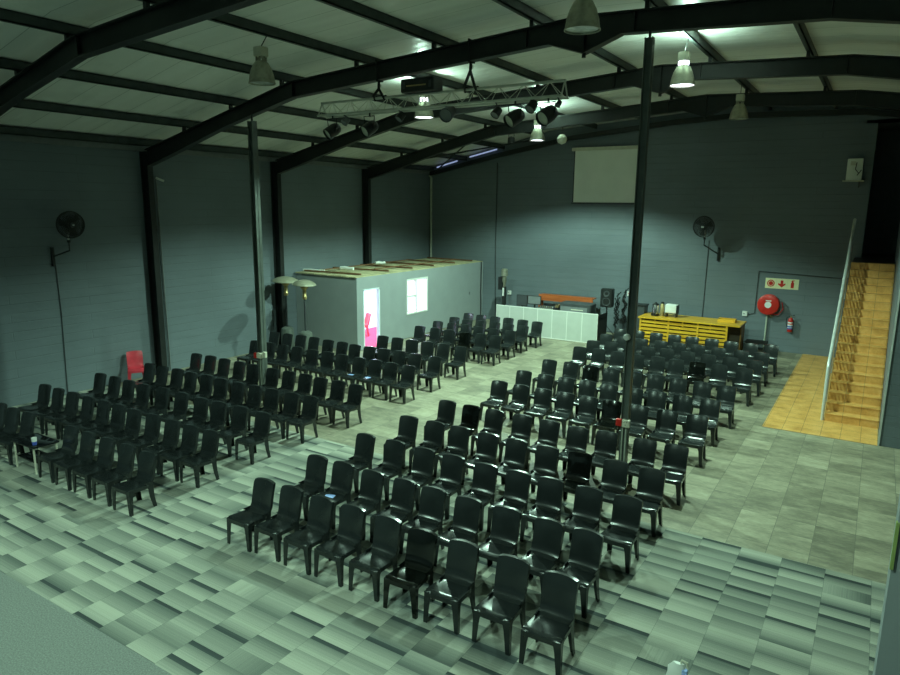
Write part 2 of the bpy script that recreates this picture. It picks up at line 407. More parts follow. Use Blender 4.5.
# ------------------------------------------------------------------ steel frame
PUR = [-16.45, -14.8, -13.05, -11.37, -9.25, -7.38, -5.38, -3.42, -1.58, .35, 2.3, 4.3, 6.3]
FR = [(1.9, None), (6.38, 'nearest'), (11.0, 'second'), (15.5, 'third'), (20.0, 'fourth')]
FLAB = {6.38: 'black steel roof frame with bent rafter, nearest of the frames in view',
        11.0: 'black steel roof frame above the two thin poles, lighting truss hung under it',
        15.5: 'black steel roof frame, next one behind the lighting truss',
        20.0: 'black steel roof frame, last one before the back wall'}
def portal(y):
    t = thing('portal_frame', FLAB[y], 'roof frame', (-16.45, y, 0), 'portal frames')
    mb = MB()
    up = [(x, z) for x, z in ROOF[:-1]] + [(7.6, rz(7.6))]
    up[0] = (-16.35, rz(-16.35))
    dn = [(x, z) for x, z in UND]
    mb.prism(dn + up[::-1], 1, y-.012, y+.012)                                   # web
    for line, s in ((up, -1), (dn, 1)):
        for (a, b), (c, d) in zip(line, line[1:]):
            mb.prism([(a, b), (c, d), (c, d+.022*s), (a, b+.022*s)], 1, y-.085, y+.085)
    for x in (-5.46, -4.42, -3.6, -11.0, -.9):
        mb.box((x-.012, y-.08, uz(x)+.02), (x+.012, y+.08, rz(x)-.02))
    mb.build('rafter', 'steel', t, 0)
    mb = MB(); zt = 6.0
    mb.box((-16.57, y-.012, 0), (-16.31, y+.012, zt)); mb.box((-16.59, y-.08, 0), (-16.57, y+.08, zt)); mb.box((-16.31, y-.08, 0), (-16.29, y+.08, 5.7))
    mb.box((-16.598, y-.13, 0), (-16.25, y+.13, .02))
    mb.build('column', 'steel', t, 0)
    for i, x in enumerate(PUR[1:-1]):
        MB().box((x-.035, y-.035, rz(x)-.01), (x+.035, y+.035, rz(x)+.125)).build('purlin_cleat', 'steel', t, 0)
    mb = MB(); mb.tube([(-4.42, y-.02, 7.17), (-4.42, y-.02, 7.09)], .035, 8); mb.build('apex_bolt', 'steel', t)
for y, _ in FR[1:]: portal(y)
for i, x in enumerate(PUR):
    if x > 2.5: continue
    mb = MB(); z = rz(x)+.115
    mb.box((x-.045, -1.5, z), (x+.045, YB-.02, z+.018)); mb.box((x-.045, -1.5, z+.15), (x+.045, YB-.02, z+.165)); mb.box((x-.008+.03, -1.5, z), (x+.045, YB-.02, z+.16))
    lab = ['dark steel purlin along the wall top under the roof sheets', 'dark steel purlin, first one up from the wall top'] + [f'dark steel purlin under the roof sheets, {ORD[k]} one up from the wall top' for k in range(1, 12)]
    tag(mb.build('roof_purlin', 'purlin', None, 0, (x, -1.5, z)), lab[i], 'purlin', 'roof purlins')
# gable rafter against the back wall
mb = MB(); line = [(-16.5, 5.93), (-13.27, 6.60), (-10.08, 7.14), (-6.38, 7.50), (-4.42, 7.60), (-.8, 7.50), (7.7, 6.1)]
for (a, b), (c, d) in zip(line, line[1:]): mb.prism([(a, b), (c, d), (c, d+.16), (a, b+.16)], 1, YB-.2, YB-.03)
tag(mb.build('gable_rafter', 'steel', None, 0, (XL, YB-.1, 5.9)), 'dark sloping steel rafter fixed against the top of the back wall', 'roof beam')
for k, (a, b) in enumerate((((-16.2, 20.1, 6.05), (-11.6, 24.2, 7.2)), ((-11.5, 20.1, 7.2), (-16.2, 24.2, 6.05)))):
    mb = MB().tube([a, b], .03, 6)
    tag(mb.build('roof_brace', 'steel', None, 40, a), ['dark diagonal roof brace rising toward the back wall', 'dark diagonal roof brace falling toward the back corner'][k], 'roof brace')
for k, (a, b) in enumerate((((-14.5, 6.62), (-13.25, 6.88)), ((-16.1, 6.24), (-15.1, 6.48)))):
    mb = MB(); mb.prism([(a[0], a[1]), (b[0], b[1]), (b[0], b[1]+.05), (a[0], a[1]+.05)], 1, YB-.26, YB-.21)
    struct(mb.build(f'window_{k+2}', 'tube_on', None, 0), 'thin bluish slit of daylight under the roof edge at the back wall')

# free-standing poles
def pole(x, y, zt, label, sock, w=.075):
    t = thing('steel_pole', label, 'pole', (x, y, 0), 'thin roof poles')
    mb = MB()
    mb.box((x-w, y-w, .012), (x-w+.014, y+w, zt)); mb.box((x+w-.014, y-w, .012), (x+w, y+w, zt)); mb.box((x-w, y-.008, .012), (x+w, y+.008, zt))
    mb.build('shaft', 'pole', t, 0)
    MB().box((x-.11, y-.11, 0), (x+.11, y+.11, .014)).build('base_plate', 'pole', t, 0)
    mb = MB().tube([(x, y, zt), (x, y, uz(x)+.005)], .022, 8); mb.build('top_stud', 'steel', t)
    mb = MB().tube([(x-.03, y-.045, .015), (x-.03, y-.045, sock)], .014, 8); mb.tube([(x+.03, y-.045, .015), (x+.03, y-.045, sock)], .014, 8); mb.build('conduit', 'pvc', t)
    return t
pole(-3.325, 10.9, 7.26, 'thin dark steel pole standing among chairs nearer the stairs', 1.05, .062)
pole(-12.25, 10.9, 6.52, 'thin grey-green steel pole standing among chairs nearer the fan wall', 1.05)
def pole_socket(x, y, z, label, redside):
    t = thing('socket_box', label, 'power socket', (x, y, z))
    MB().rbox((x-.075, y-.11, z+.05), (.10, .07, .12), .012).build('switch_housing', 'red', t)
    MB().rbox((x+.045, y-.11, z+.05), (.13, .07, .13), .012).build('socket_plate', 'cream', t)
    mb = MB()
    for dx, dz in ((.02, .03), (.07, .03), (.045, -.02)): mb.lathe([(.008, 0), (.008, .002)], (x+dx, y-.146, z+.05+dz), 8, toward((0,-1,0)), cap1=True)
    mb.build('socket_holes', 'black', t)
pole_socket(-3.325, 10.9, 1.05, 'cream and red socket box on the pole among chairs nearer the stairs', -1)
t = thing('socket_box', 'cream and red socket box on the grey-green pole nearer the fan wall', 'power socket', (-12.25, 10.9, 1.05))
MB().rbox((-12.36, 10.79, 1.11), (.08, .07, .13), .012).build('switch_housing', 'red', t)
MB().rbox((-12.23, 10.79, 1.12), (.15, .07, .13), .012).build('socket_plate', 'cream', t)
MB().rbox((-12.09, 10.83, 1.15), (.09, .07, .14), .012).build('isolator', 'cream', t)
t = thing('pole_sensor', 'small round pale knob fixed high on the pole near the yellow counter', 'sensor', (-3.36, 10.8, 2.58))
MB().lathe([(.0, .05), (.045, .045), (.055, .02), (.055, -.03), (.03, -.05)], (-3.36, 10.80, 2.58), 14, toward((0,-1,0))).build('sensor_head', 'white', t)
MB().lathe([(.02, 0), (.02, .03)], (-3.36, 10.845, 2.58), 10, toward((0,-1,0)), True, True).build('mounting_stub', 'white', t)

# ------------------------------------------------------------------ stairs
NS, SR, SG, SY, SX0, SX1 = 18, .18, .30, 16.84, -.60, .44
st = thing('staircase', 'tiled orange staircase rising along the dark wall to the back', 'stairs', (-.08, SY, 0))
for i in range(NS):
    y = SY + SG*i; z = SR*(i+1); last = i == NS-1
    mb = MB(); mb.box((SX0, y, z-SR if i else .006), (SX1, y+SG, z)); mb.box((SX0, y-.012, z-.022), (SX1, y, z+.002))
    o = mb.build('step', 'orange_step', st, 0)
struct(MB().box((SX0, SY+SG*NS, SR*NS-.2), (SX1, YB-.002, SR*NS-.004)).build('landing_floor', 'black', None, 0))
struct(MB().box((OX0-.1, YB+.002, OZ0), (OX1, YB+2.6, SR*NS-.004)).build('stairhead_floor', 'black', None, 0))
mb = MB(); mb.prism([(SY+SG, .0), (SY+SG*NS, .0), (SY+SG*NS, SR*(NS-1)), (SY+SG, 0.1)], 0, SX0+.005, SX0+.12)
mb.build('stringer', 'wall_plain', st, 0)
rl = thing('stair_railing', 'brushed metal railing on the open side of the stairs', 'railing', (-.62, SY, 0))
def railz(y): return SR*(y-SY)/SG
RX = -.645
path = [(RX, SY+.02, .006), (RX, SY+.02, 1.22)] + [(RX, SY+.06, 1.30)] + [(RX, SY+.3+5.0*k/6, 1.30+(5.0*k/6+.25)*SR/SG-.02) for k in range(7)]
MB().tube(path, .036, 10).build('handrail', 'rail', rl)
for k in range(1, 7):
    y = SY+.02+k*.86
    MB().tube([(RX, y, max(.006, railz(y)-.3)), (RX, y, railz(y)+1.28)], .02, 8).build('post', 'rail', rl)
for k in range(5):
    h = .26 + .20*k
    MB().tube([(RX, SY+.02, h-.02), (RX, SY+5.3, h+railz(SY+5.3)-.02)], .021, 6).build('rail_bar', 'rail', rl)

# near column at the edge of the view
t = thing('corner_column', 'pale grey-green painted column standing close by, strip coloured as glare', 'column', (.55, 3.0, 0))
MB().box((.185, 3.0, 0), (.9, 3.14, 5.6)).build('shaft', M['cabin'], t, 0)
MB().box((.180, 2.995, 3.30), (.192, 3.02, 3.50)).build('glare_strip', plain('yellow_green_glare', (.30, .38, .12), .4), t, 0)  # yellow-green glare on the column edge, put in as a coloured strip
# ------------------------------------------------------------------ chairs
def build_chair(mat, red=False):
    root = bpy.data.objects.new('plastic_chair', None); root.empty_display_size = .1; COL.objects.link(root); ORIGIN[root.name] = V3()
    NU, NV = 10, 10
    g = []
    for j in range(NV+1):
        v = j/NV; row = []
        for i in range(NU+1):
            u = -1 + 2*i/NU
            hw = lerp(.222, .198, v) - .022*max(0, (abs(v-.5)-.42)/.08)
            y = lerp(-.228, .165, v); 
            if v < .1: y += .016*abs(u)**4
            z = lerp(.417, .392, v) - .014*(1-u*u)*math.sin(PI*min(1, max(0, v)))**.8
            z -= .026*max(0, (.16-v)/.16)**2 + .012*abs(u)**6
            z += .03*max(0, (v-.9)/.1)**2
            row.append((u*hw, y, z))
        g.append(row)
    mb = MB().shell(g, (0,0,-1), .055, .014); mb.build('seat', mat, root, 50)
    g = []
    for j in range(NV+1):
        v = j/NV; row = []
        for i in range(NU+1):
            u = 1 - 2*i/NU
            hw = lerp(.196, .200, v) - .004 - (.011*((v-.88)/.12)**2 if v > .88 else 0)
            y = lerp(.185, .290, v) + .016*max(0, (v-.62)/.38)**2 - .045*max(0, (.22-v)/.22)**2 - .034*abs(u)**2.2*(.35+.65*v) 
            z = lerp(.383, .812, v) - (.013*abs(u)**3 if v > .99 else .008*abs(u)**3*v)
            row.append((u*hw, y+.012, z))
        g.append(row)
    mb = MB().shell([r[::-1] for r in g][::-1], (0,1,0), .045, .013); mb.build('backrest', mat, root, 50)
    def leg(sx, front):
        # L-section, wide under the seat and slim at the foot
        if front: P0, P1, dy = V3((.221, -.222, .388)), V3((.232, -.226, 0)), 1
        else: P0, P1, dy = V3((.197, .212, .42)), V3((.219, .232, 0)), -1
        lv = [0, .07, .16, .30, .62, 1.0]; ww = [.150, .108, .083, .073, .062, .050]; th = .013
        vs = []
        for t, w in zip(lv, ww):
            p = P0.lerp(P1, t)
            if not front: p.y += .020*math.sin(PI*t)*-1
            d = w*(.8 if front else 1.15)
            for (a, b) in ((0,0),(w,0),(w,th),(th,th),(th,d),(0,d)):
                vs.append((sx*(p.x-a), p.y+dy*b, p.z))
        fs = [tuple(range(6)), tuple(range(30, 36))[::-1]]
        for j in range(5):
            for k in range(6): fs.append((j*6+k, j*6+(k+1)%6, (j+1)*6+(k+1)%6, (j+1)*6+k))
        if sx*dy > 0: fs = [f[::-1] for f in fs]
        MB().add(vs, fs).build('leg', mat, root, 50)
    for sx in (-1, 1): leg(sx, True); leg(sx, False)
    return root
SRC = build_chair('chair'); SRC_BLACK = build_chair('chair_black')
RIGHT = [
    (6.23, [(-7.04, -0.03), (-6.52, 0.00), (-5.95, -0.01), (-5.42, 0.01), (-4.84, 0.01), (-4.27, -0.03), (-3.71, 0.00), (-3.06, 0.00), (-2.47, -0.03)]),
    (7.31, [(-7.05, -0.01), (-6.53, 0.01), (-5.95, -0.00), (-5.38, 0.01), (-4.86, -0.00), (-4.29, -0.01), (-3.71, 0.01), (-3.12, 0.00), (-2.61, 0.00)]),
    (8.52, [(-7.08, -0.01), (-6.47, 0.02), (-5.85, -0.00), (-5.30, 0.00), (-4.69, -0.03), (-4.15, -0.01), (-3.63, 0.02), (-3.05, 0.02), (-2.50, 0.03)]),
    (9.74, [(-7.04, -0.00), (-6.47, 0.02), (-5.94, 0.03), (-5.35, -0.00), (-4.80, 0.00), (-4.23, -0.01), (-3.67, 0.02), (-3.07, 0.01), (-2.50, -0.02)]),
    (11.00, [(-7.01, 0.01), (-6.44, -0.00), (-5.92, 0.01), (-5.32, 0.03), (-4.76, 0.00), (-4.18, -0.05), (-3.66, 0.01), (-2.99, -0.02), (-2.46, -0.01)]),
    (12.93, [(-6.87, 0.06), (-6.33, 0.04), (-5.78, 0.02), (-5.26, 0.01), (-4.74, -0.00), (-4.23, 0.00), (-3.68, -0.03), (-3.12, -0.04), (-2.54, -0.03)]),
    (14.14, [(-6.84, 0.03), (-6.26, 0.00), (-5.74, 0.00), (-5.23, 0.02), (-4.71, -0.02), (-4.16, -0.02), (-3.65, -0.00), (-3.12, -0.00), (-2.57, 0.01)]),
    (15.60, [(-6.83, 0.01), (-6.27, 0.08), (-5.71, 0.00), (-5.17, -0.00), (-4.62, 0.01), (-4.10, 0.01), (-3.56, -0.03), (-3.01, -0.07), (-2.49, -0.10)]),
    (17.60, [(-6.80, 0.01), (-6.26, 0.05), (-5.69, 0.00), (-5.15, -0.04), (-4.61, 0.01), (-4.10, -0.04), (-3.58, 0.01), (-3.05, -0.00), (-2.45, -0.06)]),
    (18.72, [(-6.80, -0.03), (-6.28, 0.07), (-5.70, 0.01), (-5.18, 0.03), (-4.66, 0.05), (-4.10, 0.00), (-3.53, -0.04), (-2.97, -0.06), (-2.38, -0.07)]),
    (19.82, [(-6.85, 0.10), (-6.28, -0.02), (-5.70, 0.00), (-5.14, 0.02), (-4.60, 0.03), (-4.07, 0.05), (-3.50, -0.02), (-2.89, -0.05), (-2.37, -0.02)]),
    (21.06, [(-6.77, 0.02), (-6.18, 0.01), (-5.60, 0.00), (-5.04, -0.00), (-4.50, -0.01), (-3.94, 0.00), (-3.38, -0.09), (-2.83, -0.07), (-2.30, 0.05)]),
]
LEFT = [
    (5.93, [(-14.09, -0.01), (-13.57, -0.03), (-13.05, -0.00), (-11.61, 0.01), (-11.06, -0.00), (-10.51, 0.01), (-9.96, 0.02), (-9.37, 0.00)]),
    (7.14, [(-14.83, -0.01), (-14.28, -0.02), (-13.73, -0.01), (-13.18, -0.00), (-12.65, 0.01), (-12.14, 0.02), (-11.61, 0.00), (-11.03, 0.01), (-10.45, -0.00), (-9.93, 0.00), (-9.41, 0.02)]),
    (8.37, [(-14.79, -0.03), (-14.25, -0.01), (-13.68, -0.03), (-13.12, -0.04), (-12.54, 0.02), (-11.88, 0.01), (-11.21, -0.02), (-10.70, 0.01), (-10.10, 0.03), (-9.46, 0.01)]),
    (9.61, [(-14.76, -0.04), (-14.25, -0.04), (-13.73, 0.00), (-13.19, -0.03), (-12.68, 0.02), (-12.14, -0.01), (-11.58, -0.02), (-11.07, 0.01), (-10.55, 0.02), (-10.00, 0.05), (-9.49, 0.08)]),
    (10.95, [(-14.78, -0.02), (-14.26, 0.02), (-13.70, 0.00), (-13.13, 0.00), (-12.60, -0.01), (-11.93, -0.02), (-11.41, 0.00), (-10.90, 0.02), (-10.38, -0.03), (-9.87, 0.00), (-9.35, -0.03)]),
    (13.02, [(-14.85, -0.04), (-14.28, 0.00), (-13.77, 0.00), (-13.25, 0.03), (-12.64, -0.00), (-12.11, 0.03), (-11.57, -0.00), (-10.99, -0.01), (-10.48, 0.02), (-9.96, 0.00), (-9.42, -0.00)]),
    (14.24, [(-15.40, 0.00), (-14.88, 0.02), (-14.37, 0.09), (-13.85, 0.09), (-13.22, 0.03), (-12.70, 0.04), (-12.16, -0.03), (-11.64, -0.01), (-11.13, -0.01), (-10.61, 0.01), (-10.07, -0.02), (-9.45, -0.02)]),
    (15.70, [(-12.32, -0.01), (-11.77, -0.00), (-11.23, 0.00), (-10.68, 0.02), (-10.15, 0.04), (-9.56, -0.01)]),
    (17.69, [(-12.37, 0.03), (-11.76, 0.02), (-11.21, 0.00), (-10.57, -0.09), (-10.05, -0.00), (-9.53, -0.01)]),
    (18.75, [(-12.42, 0.09), (-11.82, 0.06), (-11.24, 0.03), (-10.72, -0.03), (-10.15, -0.05), (-9.56, -0.05)]),
    (19.77, [(-12.39, 0.11), (-11.76, -0.07), (-11.24, -0.00), (-10.73, 0.03), (-10.19, 0.00), (-9.63, -0.04)]),
    (20.83, [(-12.45, 0.12), (-11.86, 0.03), (-11.27, -0.03), (-10.75, 0.03), (-10.16, -0.03), (-9.59, -0.08)]),
]

BLACK = {('R',1,5),('R',4,6),('R',6,5),('R',8,2),('L',9,3),('R',5,1),('R',9,6)}
used = set()
def place_chair(x, yb, yaw, label, group, black=False):
    src = SRC_BLACK if black else SRC
    key = black
    if key not in used: used.add(key); c = src
    else: c = copy_tree(src)
    c.location = (x, yb-.295, 0); c.rotation_euler = (0, 0, yaw)
    tag(c, label, 'chair', group); return c
for side, rows, who in (('R', RIGHT, 'the block beside the stairs'), ('L', LEFT, 'the block beside the fan wall')):
    for i, (ym, row) in enumerate(rows):
        n = len(row)
        for k, (x, dy) in enumerate(row):
            a = k if side == 'R' else n-1-k
            pos = f'{ORD[a]} from the aisle' if a else 'at the aisle'
            blk = (side, i+1, k) in BLACK
            lab = f"{'jet-black' if blk else 'black'} plastic chair {pos}, {ORD[i]} row of {who}"
            if side == 'L' and i == 0 and k < 3: lab = f"black plastic chair, {['third','second','first'][k]} beyond the small glass table, front row of the fan-wall block"
            yaw = random.gauss(0, .022)
            if side == 'L' and i == 0 and k == n-1: yaw = .02
            if side == 'R' and i == 0 and k == 5: yaw = .05
            place_chair(x, ym+dy, yaw, lab, f"{'black'} chairs in {who}", blk)
# red chair at the wall
rc = copy_tree(SRC); rc.name = 'plastic_chair'
tag(rc, 'red plastic chair standing alone against the fan wall beside a steel column', 'chair'); 
if 'group' in rc: del rc['group']
rc.location = (-16.12, 10.05, 0); rc.rotation_euler = (0, 0, 1.08)
for ch in rc.children:
    ch.data = ch.data.copy(); ch.data.materials.clear(); ch.data.materials.append(M['red_plastic'])
def red_copy(loc, rot, label):
    r = copy_tree(rc); r.location = loc; r.rotation_euler = (0, 0, rot); tag(r, label, 'chair'); return r
red_copy((-15.5, 18.45, .012), -.5, 'red plastic chair seen through the open cabin door')
def leaflet(x, y, label, rot, s=(.15, .10)):
    mb = MB(); R = rotz(rot); n = 6; vs = []; fs = []
    for j in range(2):
        for i in range(n+1):
            p = R @ V3((s[0]*(i/n-.5), s[1]*(j-.5), .006*math.sin(PI*i/n)))
            vs += [p + V3((x, y, .4335)), p + V3((x, y, .4345))]
    for i in range(n):
        a = 2*i; b = 2*(n+1)+2*i
        fs += [(a+1, a+3, b+3, b+1), (a, b, b+2, a+2), (a, a+2, a+3, a+1), (b, b+1, b+3, b+2)]
    fs += [(0, 1, 2*(n+1)+1, 2*(n+1)), (2*n, 2*(n+1)+2*n, 2*(n+1)+2*n+1, 2*n+1)]
    tag(mb.add(vs, fs).build('leaflet', 'paleblue', None, 30, (x, y, .4335)), label, 'leaflet', 'leaflets left on chairs')
leaflet(-6.48, 6.93, 'pale blue leaflet on a chair seat, second row beside the aisle carpet', .3)
leaflet(-11.0, 12.66, 'pale blue leaflet on a chair seat in the sixth row, farther from the aisle', .2)
leaflet(-10.46, 12.68, 'pale blue leaflet on a chair seat in the sixth row, nearer the aisle', -.3)

# ------------------------------------------------------------------ small glass table with tumbler
t = thing('side_table', 'low black glass side table between front-row chairs near the fan wall', 'table', (-12.33, 5.62, 0))
mb = MB().rbox((-12.33, 5.65, .492), (.78, .46, .016), .03); mb.build('table_top', 'glass_black', t)
MB().rbox((-12.33, 5.65, .20), (.66, .36, .014), .03).build('lower_shelf', 'glass_black', t)
for sx in (-1, 1):
    for sy in (-1, 1):
        mb = MB(); x, y = -12.33+sx*.33, 5.65+sy*.19
        mb.tube([(x, y, 0), (x, y, .484)], .016, 10)
        for z in (.02, .1, .2, .3, .4): mb.lathe([(.016, -.006), (.021, 0), (.016, .006)], (x, y, z), 10)
        mb.build('leg', 'cream', t)
t = thing('tumbler', 'white and blue tumbler standing on the low black glass table', 'cup', (-12.12, 5.54, .5))
MB().lathe([(.0, 0), (.036, 0), (.040, .06)], (-12.12, 5.54, .5), 16).build('base_band', 'blue', t)
MB().lathe([(.040, .06), (.044, .13), (.040, .13), (.036, .062)], (-12.12, 5.54, .5), 16).build('cup_wall', 'white', t)

# ------------------------------------------------------------------ cabin
CX, CY, CZ = -13.9, 16.36, 2.40
cb = thing('cabin', 'grey flat-roofed cabin built into the back corner beside the chairs', 'cabin', (CX, CY, 0))
DY0, DY1, DZ = 16.67, 17.52, 1.99
WY0, WY1, WZ0, WZ1 = 19.04, 20.36, .85, 2.12
T = .1
mb = MB()
def panel_x(y0, y1, z0, z1): mb.box((CX-T, y0, z0), (CX, y1, z1))
panel_x(CY, DY0, 0, CZ); panel_x(DY0, DY1, DZ, CZ); panel_x(DY1, WY0, 0, CZ); panel_x(WY0, WY1, 0, WZ0); panel_x(WY0, WY1, WZ1, CZ); panel_x(WY1, YB-.01, 0, CZ)
mb.build('front_panel', 'cabin', cb, 0)
MB().box((XL+.01, CY, 0), (CX-T, CY+T, CZ)).build('end_panel', 'cabin', cb, 0)
mb = MB(); mb.box((CX-T-.01, CY+T, .013), (CX-T, DY0-.04, CZ)); mb.box((CX-T-.01, DY1+.04, .013), (CX-T, WY0, CZ)); mb.box((CX-T-.01, WY1, .013), (CX-T, YB-.02, CZ)); mb.box((CX-T-.01, WY0, .013), (CX-T, WY1, WZ0))
mb.box((XL+.33, CY+T, .013), (XL+.37, YB-.02, CZ-.02)); mb.box((XL+.37, YB-.06, .013), (CX-T-.01, YB-.02, CZ-.02)); mb.box((XL+.37, CY+T, .013), (CX-T-.01, CY+T+.01, CZ-.02))
mb.build('lining', 'inner', cb, 0)
MB().box((XL+.05, CY+T+.01, 0), (CX, YB-.06, .012)).build('cabin_carpet', 'pink', cb, 0)
MB().box((XL+.02, CY+.02, CZ-.02), (CX-.01, YB-.02, CZ)).build('ceiling_board', 'inner', cb, 0)
fr = MB(); w = .045
fr.box((CX-T-.01, DY0-.005, 0), (CX+.015, DY0+w, DZ)); fr.box((CX-T-.01, DY1-w, 0), (CX+.015, DY1+.005, DZ)); fr.box((CX-T-.01, DY0, DZ-w), (CX+.015, DY1, DZ+.005))
fr.build('door_frame', 'inner', cb, 0)
wf = MB(); 
wf.box((CX-T, WY0, WZ0), (CX+.02, WY0+.06, WZ1)); wf.box((CX-T, WY1-.06, WZ0), (CX+.02, WY1, WZ1)); wf.box((CX-T, WY0+.06, WZ0), (CX+.02, WY1-.06, WZ0+.06)); wf.box((CX-T, WY0+.06, WZ1-.06), (CX+.02, WY1-.06, WZ1))
wf.box((CX-T+.02, 19.60, WZ0+.06), (CX+.01, 19.67, WZ1-.06)); wf.box((CX-T+.02, WY0+.06, 1.47), (CX+.01, 19.60, 1.54))
w_ = wf.build('window_frame', 'desk_trim', cb, 0)
for (a, b, c, d) in ((WY0+.06, 19.60, WZ0+.06, 1.47), (WY0+.06, 19.60, 1.54, WZ1-.06), (19.67, WY1-.06, WZ0+.06, WZ1-.06)):
    MB().box((CX-.052, a, c), (CX-.046, b, d)).build('pane', 'glass', w_, 0)
mb = MB(); nx = 9
for i in range(nx):
    x0 = XL+.05 + (CX+.02-XL-.05)*i/nx
    mb.box((x0, CY-.05, CZ+.001), (x0+(CX+.02-XL-.05)/nx-.02, YB-.05, CZ+.03+.014*random.random()))
mb.build('roof_board', 'insul', cb, 0)
for i in range(6):
    y = CY + .35 + i*1.45; a = random.uniform(-.10, .10)
    mb = MB().cbox(((XL+CX)/2, y, CZ+.075), (CX-XL-.35, .05, .05), rotz(a)); mb.build('roof_batten', 'batten', cb, 0)
for i in range(2):
    x = XL+.7+i*1.3
    MB().cbox((x, (CY+YB)/2+random.uniform(-1, 1), CZ+.118), (.045, 5.2, .035), rotz(random.uniform(-.05, .05))).build('roof_batten', 'batten', cb, 0)
for i, (x, y, z, l, r, a) in enumerate(((-16.1, 16.75, CZ+.07, .8, .035, .3), (-15.2, 17.4, CZ+.14, .5, .06, .2), (-15.5, 19.6, CZ+.17, .4, .05, 1.2))):
    d = V3((math.cos(a), math.sin(a), 0))*l/2; c = V3((x, y, z+.02))
    mb = MB(); mb.tube([c-d, c-d*.3+V3((0,0,.015)), c+d*.4-V3((0,0,.01)), c+d], r, 10)
    tag(mb.build('insulation_roll', 'white', None, 50, c), ['thin white roll lying at the front edge of the cabin roof', 'short fat white roll on the cabin roof above the door', 'short white roll in the middle of the cabin roof'][i], 'roll', 'white rolls on the cabin roof')
mb = MB().tube([(CX+.02, 24.3, CZ), (CX+.035, 24.28, 1.9), (CX+.02, 24.3, 1.2), (CX+.06, 24.27, .4), (CX+.05, 24.25, .02)], .022, 8)
tag(mb.build('cable', 'black', None, 50, (CX, 24.3, 0)), 'thick dark cable hanging down the far end of the cabin wall', 'cable')
mb = MB().cbox((CX+.006, 23.4, 1.19), (.012, .07, .11)); tag(mb.build('light_switch', 'midgrey', None, 0, (CX, 23.4, 1.19)), 'small switch plate on the grey cabin wall right of its window', 'switch')
for k, (x, y) in enumerate(((-14.6, 19.5), (-14.6, 20.3))):
    c = copy_tree(rc); c.location = (x, y, .012); c.rotation_euler = (0, 0, 2.2)
    tag(c, ['blue plastic chair back behind the left light of the cabin window', 'blue plastic chair back behind the right light of the cabin window'][k], 'chair', 'blue chairs inside the cabin')
    for ch in c.children:
        ch.data = ch.data.copy(); ch.data.materials.clear(); ch.data.materials.append(M['blue'])
t = thing('ceiling_light', 'white tube light fixed under the cabin ceiling', 'ceiling light', (-15.2, 19.0, CZ-.02))
MB().cbox((-15.2, 19.0, CZ-.045), (.14, 1.3, .05)).build('housing', 'white', t, 0)
MB().tube([(-15.2, 18.4, CZ-.085), (-15.2, 19.6, CZ-.085)], .014, 10).build('tube', 'vent_on', t)

# ------------------------------------------------------------------ patio heaters
def heater(x, y, label, dome=True, zt=2.36, dr=.49):
    t = thing('patio_heater', label, 'patio heater', (x, y, 0), 'patio heaters')
    c = (x, y, 0)
    MB().lathe([(.0, 0), (.25, 0), (.25, .03), (.21, .05), (.205, .66), (.19, .74), (.12, .79), (.03, .80)], c, 28).build('tank_housing', 'tank', t)
    MB().tube([(x, y, .79), (x, y, zt-.62)], .03, 12).build('pole', 'darkgrey', t)
    MB().lathe([(.03, zt-.62), (.07, zt-.60), (.075, zt-.52), (.06, zt-.50), (.06, zt-.30), (.09, zt-.29), (.125, zt-.24), (.125, zt-.19), (.02, zt-.17)], c, 20).build('burner', 'brass', t)
    if dome:
        MB().tube([(x, y, zt-.17), (x, y, zt-.02)], .02, 8).build('dome_stem', 'brass', t)
        q = dr/.49; MB().lathe([(a*q, b+.10) for a, b in ((.0, 0), (.12, -.005), (.30, -.04), (.44, -.10), (.49, -.15), (.485, -.16), (.43, -.115), (.29, -.055), (.0, -.02))], (x, y, zt-.10), 36, Matrix.Rotation(.06, 3, 'Y')).build('reflector_dome', 'dome', t)
heater(-14.85, 15.0, 'patio heater with smaller pale dome, in front of the cabin end wall', True, 2.40, .37)
heater(-15.86, 15.2, 'patio heater with wider pale dome, nearer the fan wall', True, 2.42, .425)
# unit behind the white booth
t = thing('post_speaker', 'tall black post with pale cylinder head behind the white booth', 'speaker post', (-12.2, 23.2, 0))
MB().cbox((-12.2, 23.2, .80), (.13, .13, 1.60)).build('post', 'black', t, 0)
MB().cbox((-12.36, 23.24, 1.72), (.16, .2, .5)).build('side_box', 'black', t, 0)
MB().lathe([(.05, 1.55), (.06, 1.6), (.06, 1.75), (.085, 1.78), (.085, 1.98), (.13, 2.02), (.13, 2.26), (.09, 2.30), (.0, 2.30)], (-12.2, 23.2, 0), 20).build('cylinder_head', 'reflector', t)
MB().cbox((-12.2, 23.125, 1.40), (.06, .02, .32)).build('white_strip', 'white', t, 0)

# ------------------------------------------------------------------ sound booth
BX0, BX1, BY, BZ = -11.92, -7.93, 22.10, 1.05
bt = thing('sound_booth', 'long sound booth fronted with pale panels below the projection screen', 'booth', (-9.9, BY, 0))
n = 7; w = (BX1-BX0)/n
for i in range(n):
    MB().box((BX0+i*w+.012, BY-.02, .03), (BX0+(i+1)*w-.012, BY+.01, BZ-.025)).build('front_panel', 'desk', bt, 0)
mb = MB(); mb.box((BX0, BY-.024, BZ-.025), (BX1, BY+.03, BZ)); mb.box((BX0, BY-.02, 0), (BX1, BY+.02, .03))
for i in range(n+1): mb.box((max(BX0, BX0+i*w-.012), BY-.019, .03), (min(BX1, BX0+i*w+.012), BY+.012, BZ-.025))
mb.build('frame', 'desk_trim', bt, 0)
MB().box((BX0, BY+.03, .82), (BX1, BY+.95, .86)).build('work_top', 'darkgrey', bt, 0)
MB().box((BX1-.03, BY+.03, 0), (BX1, BY+.95, 1.0)).build('end_panel', 'black', bt, 0)
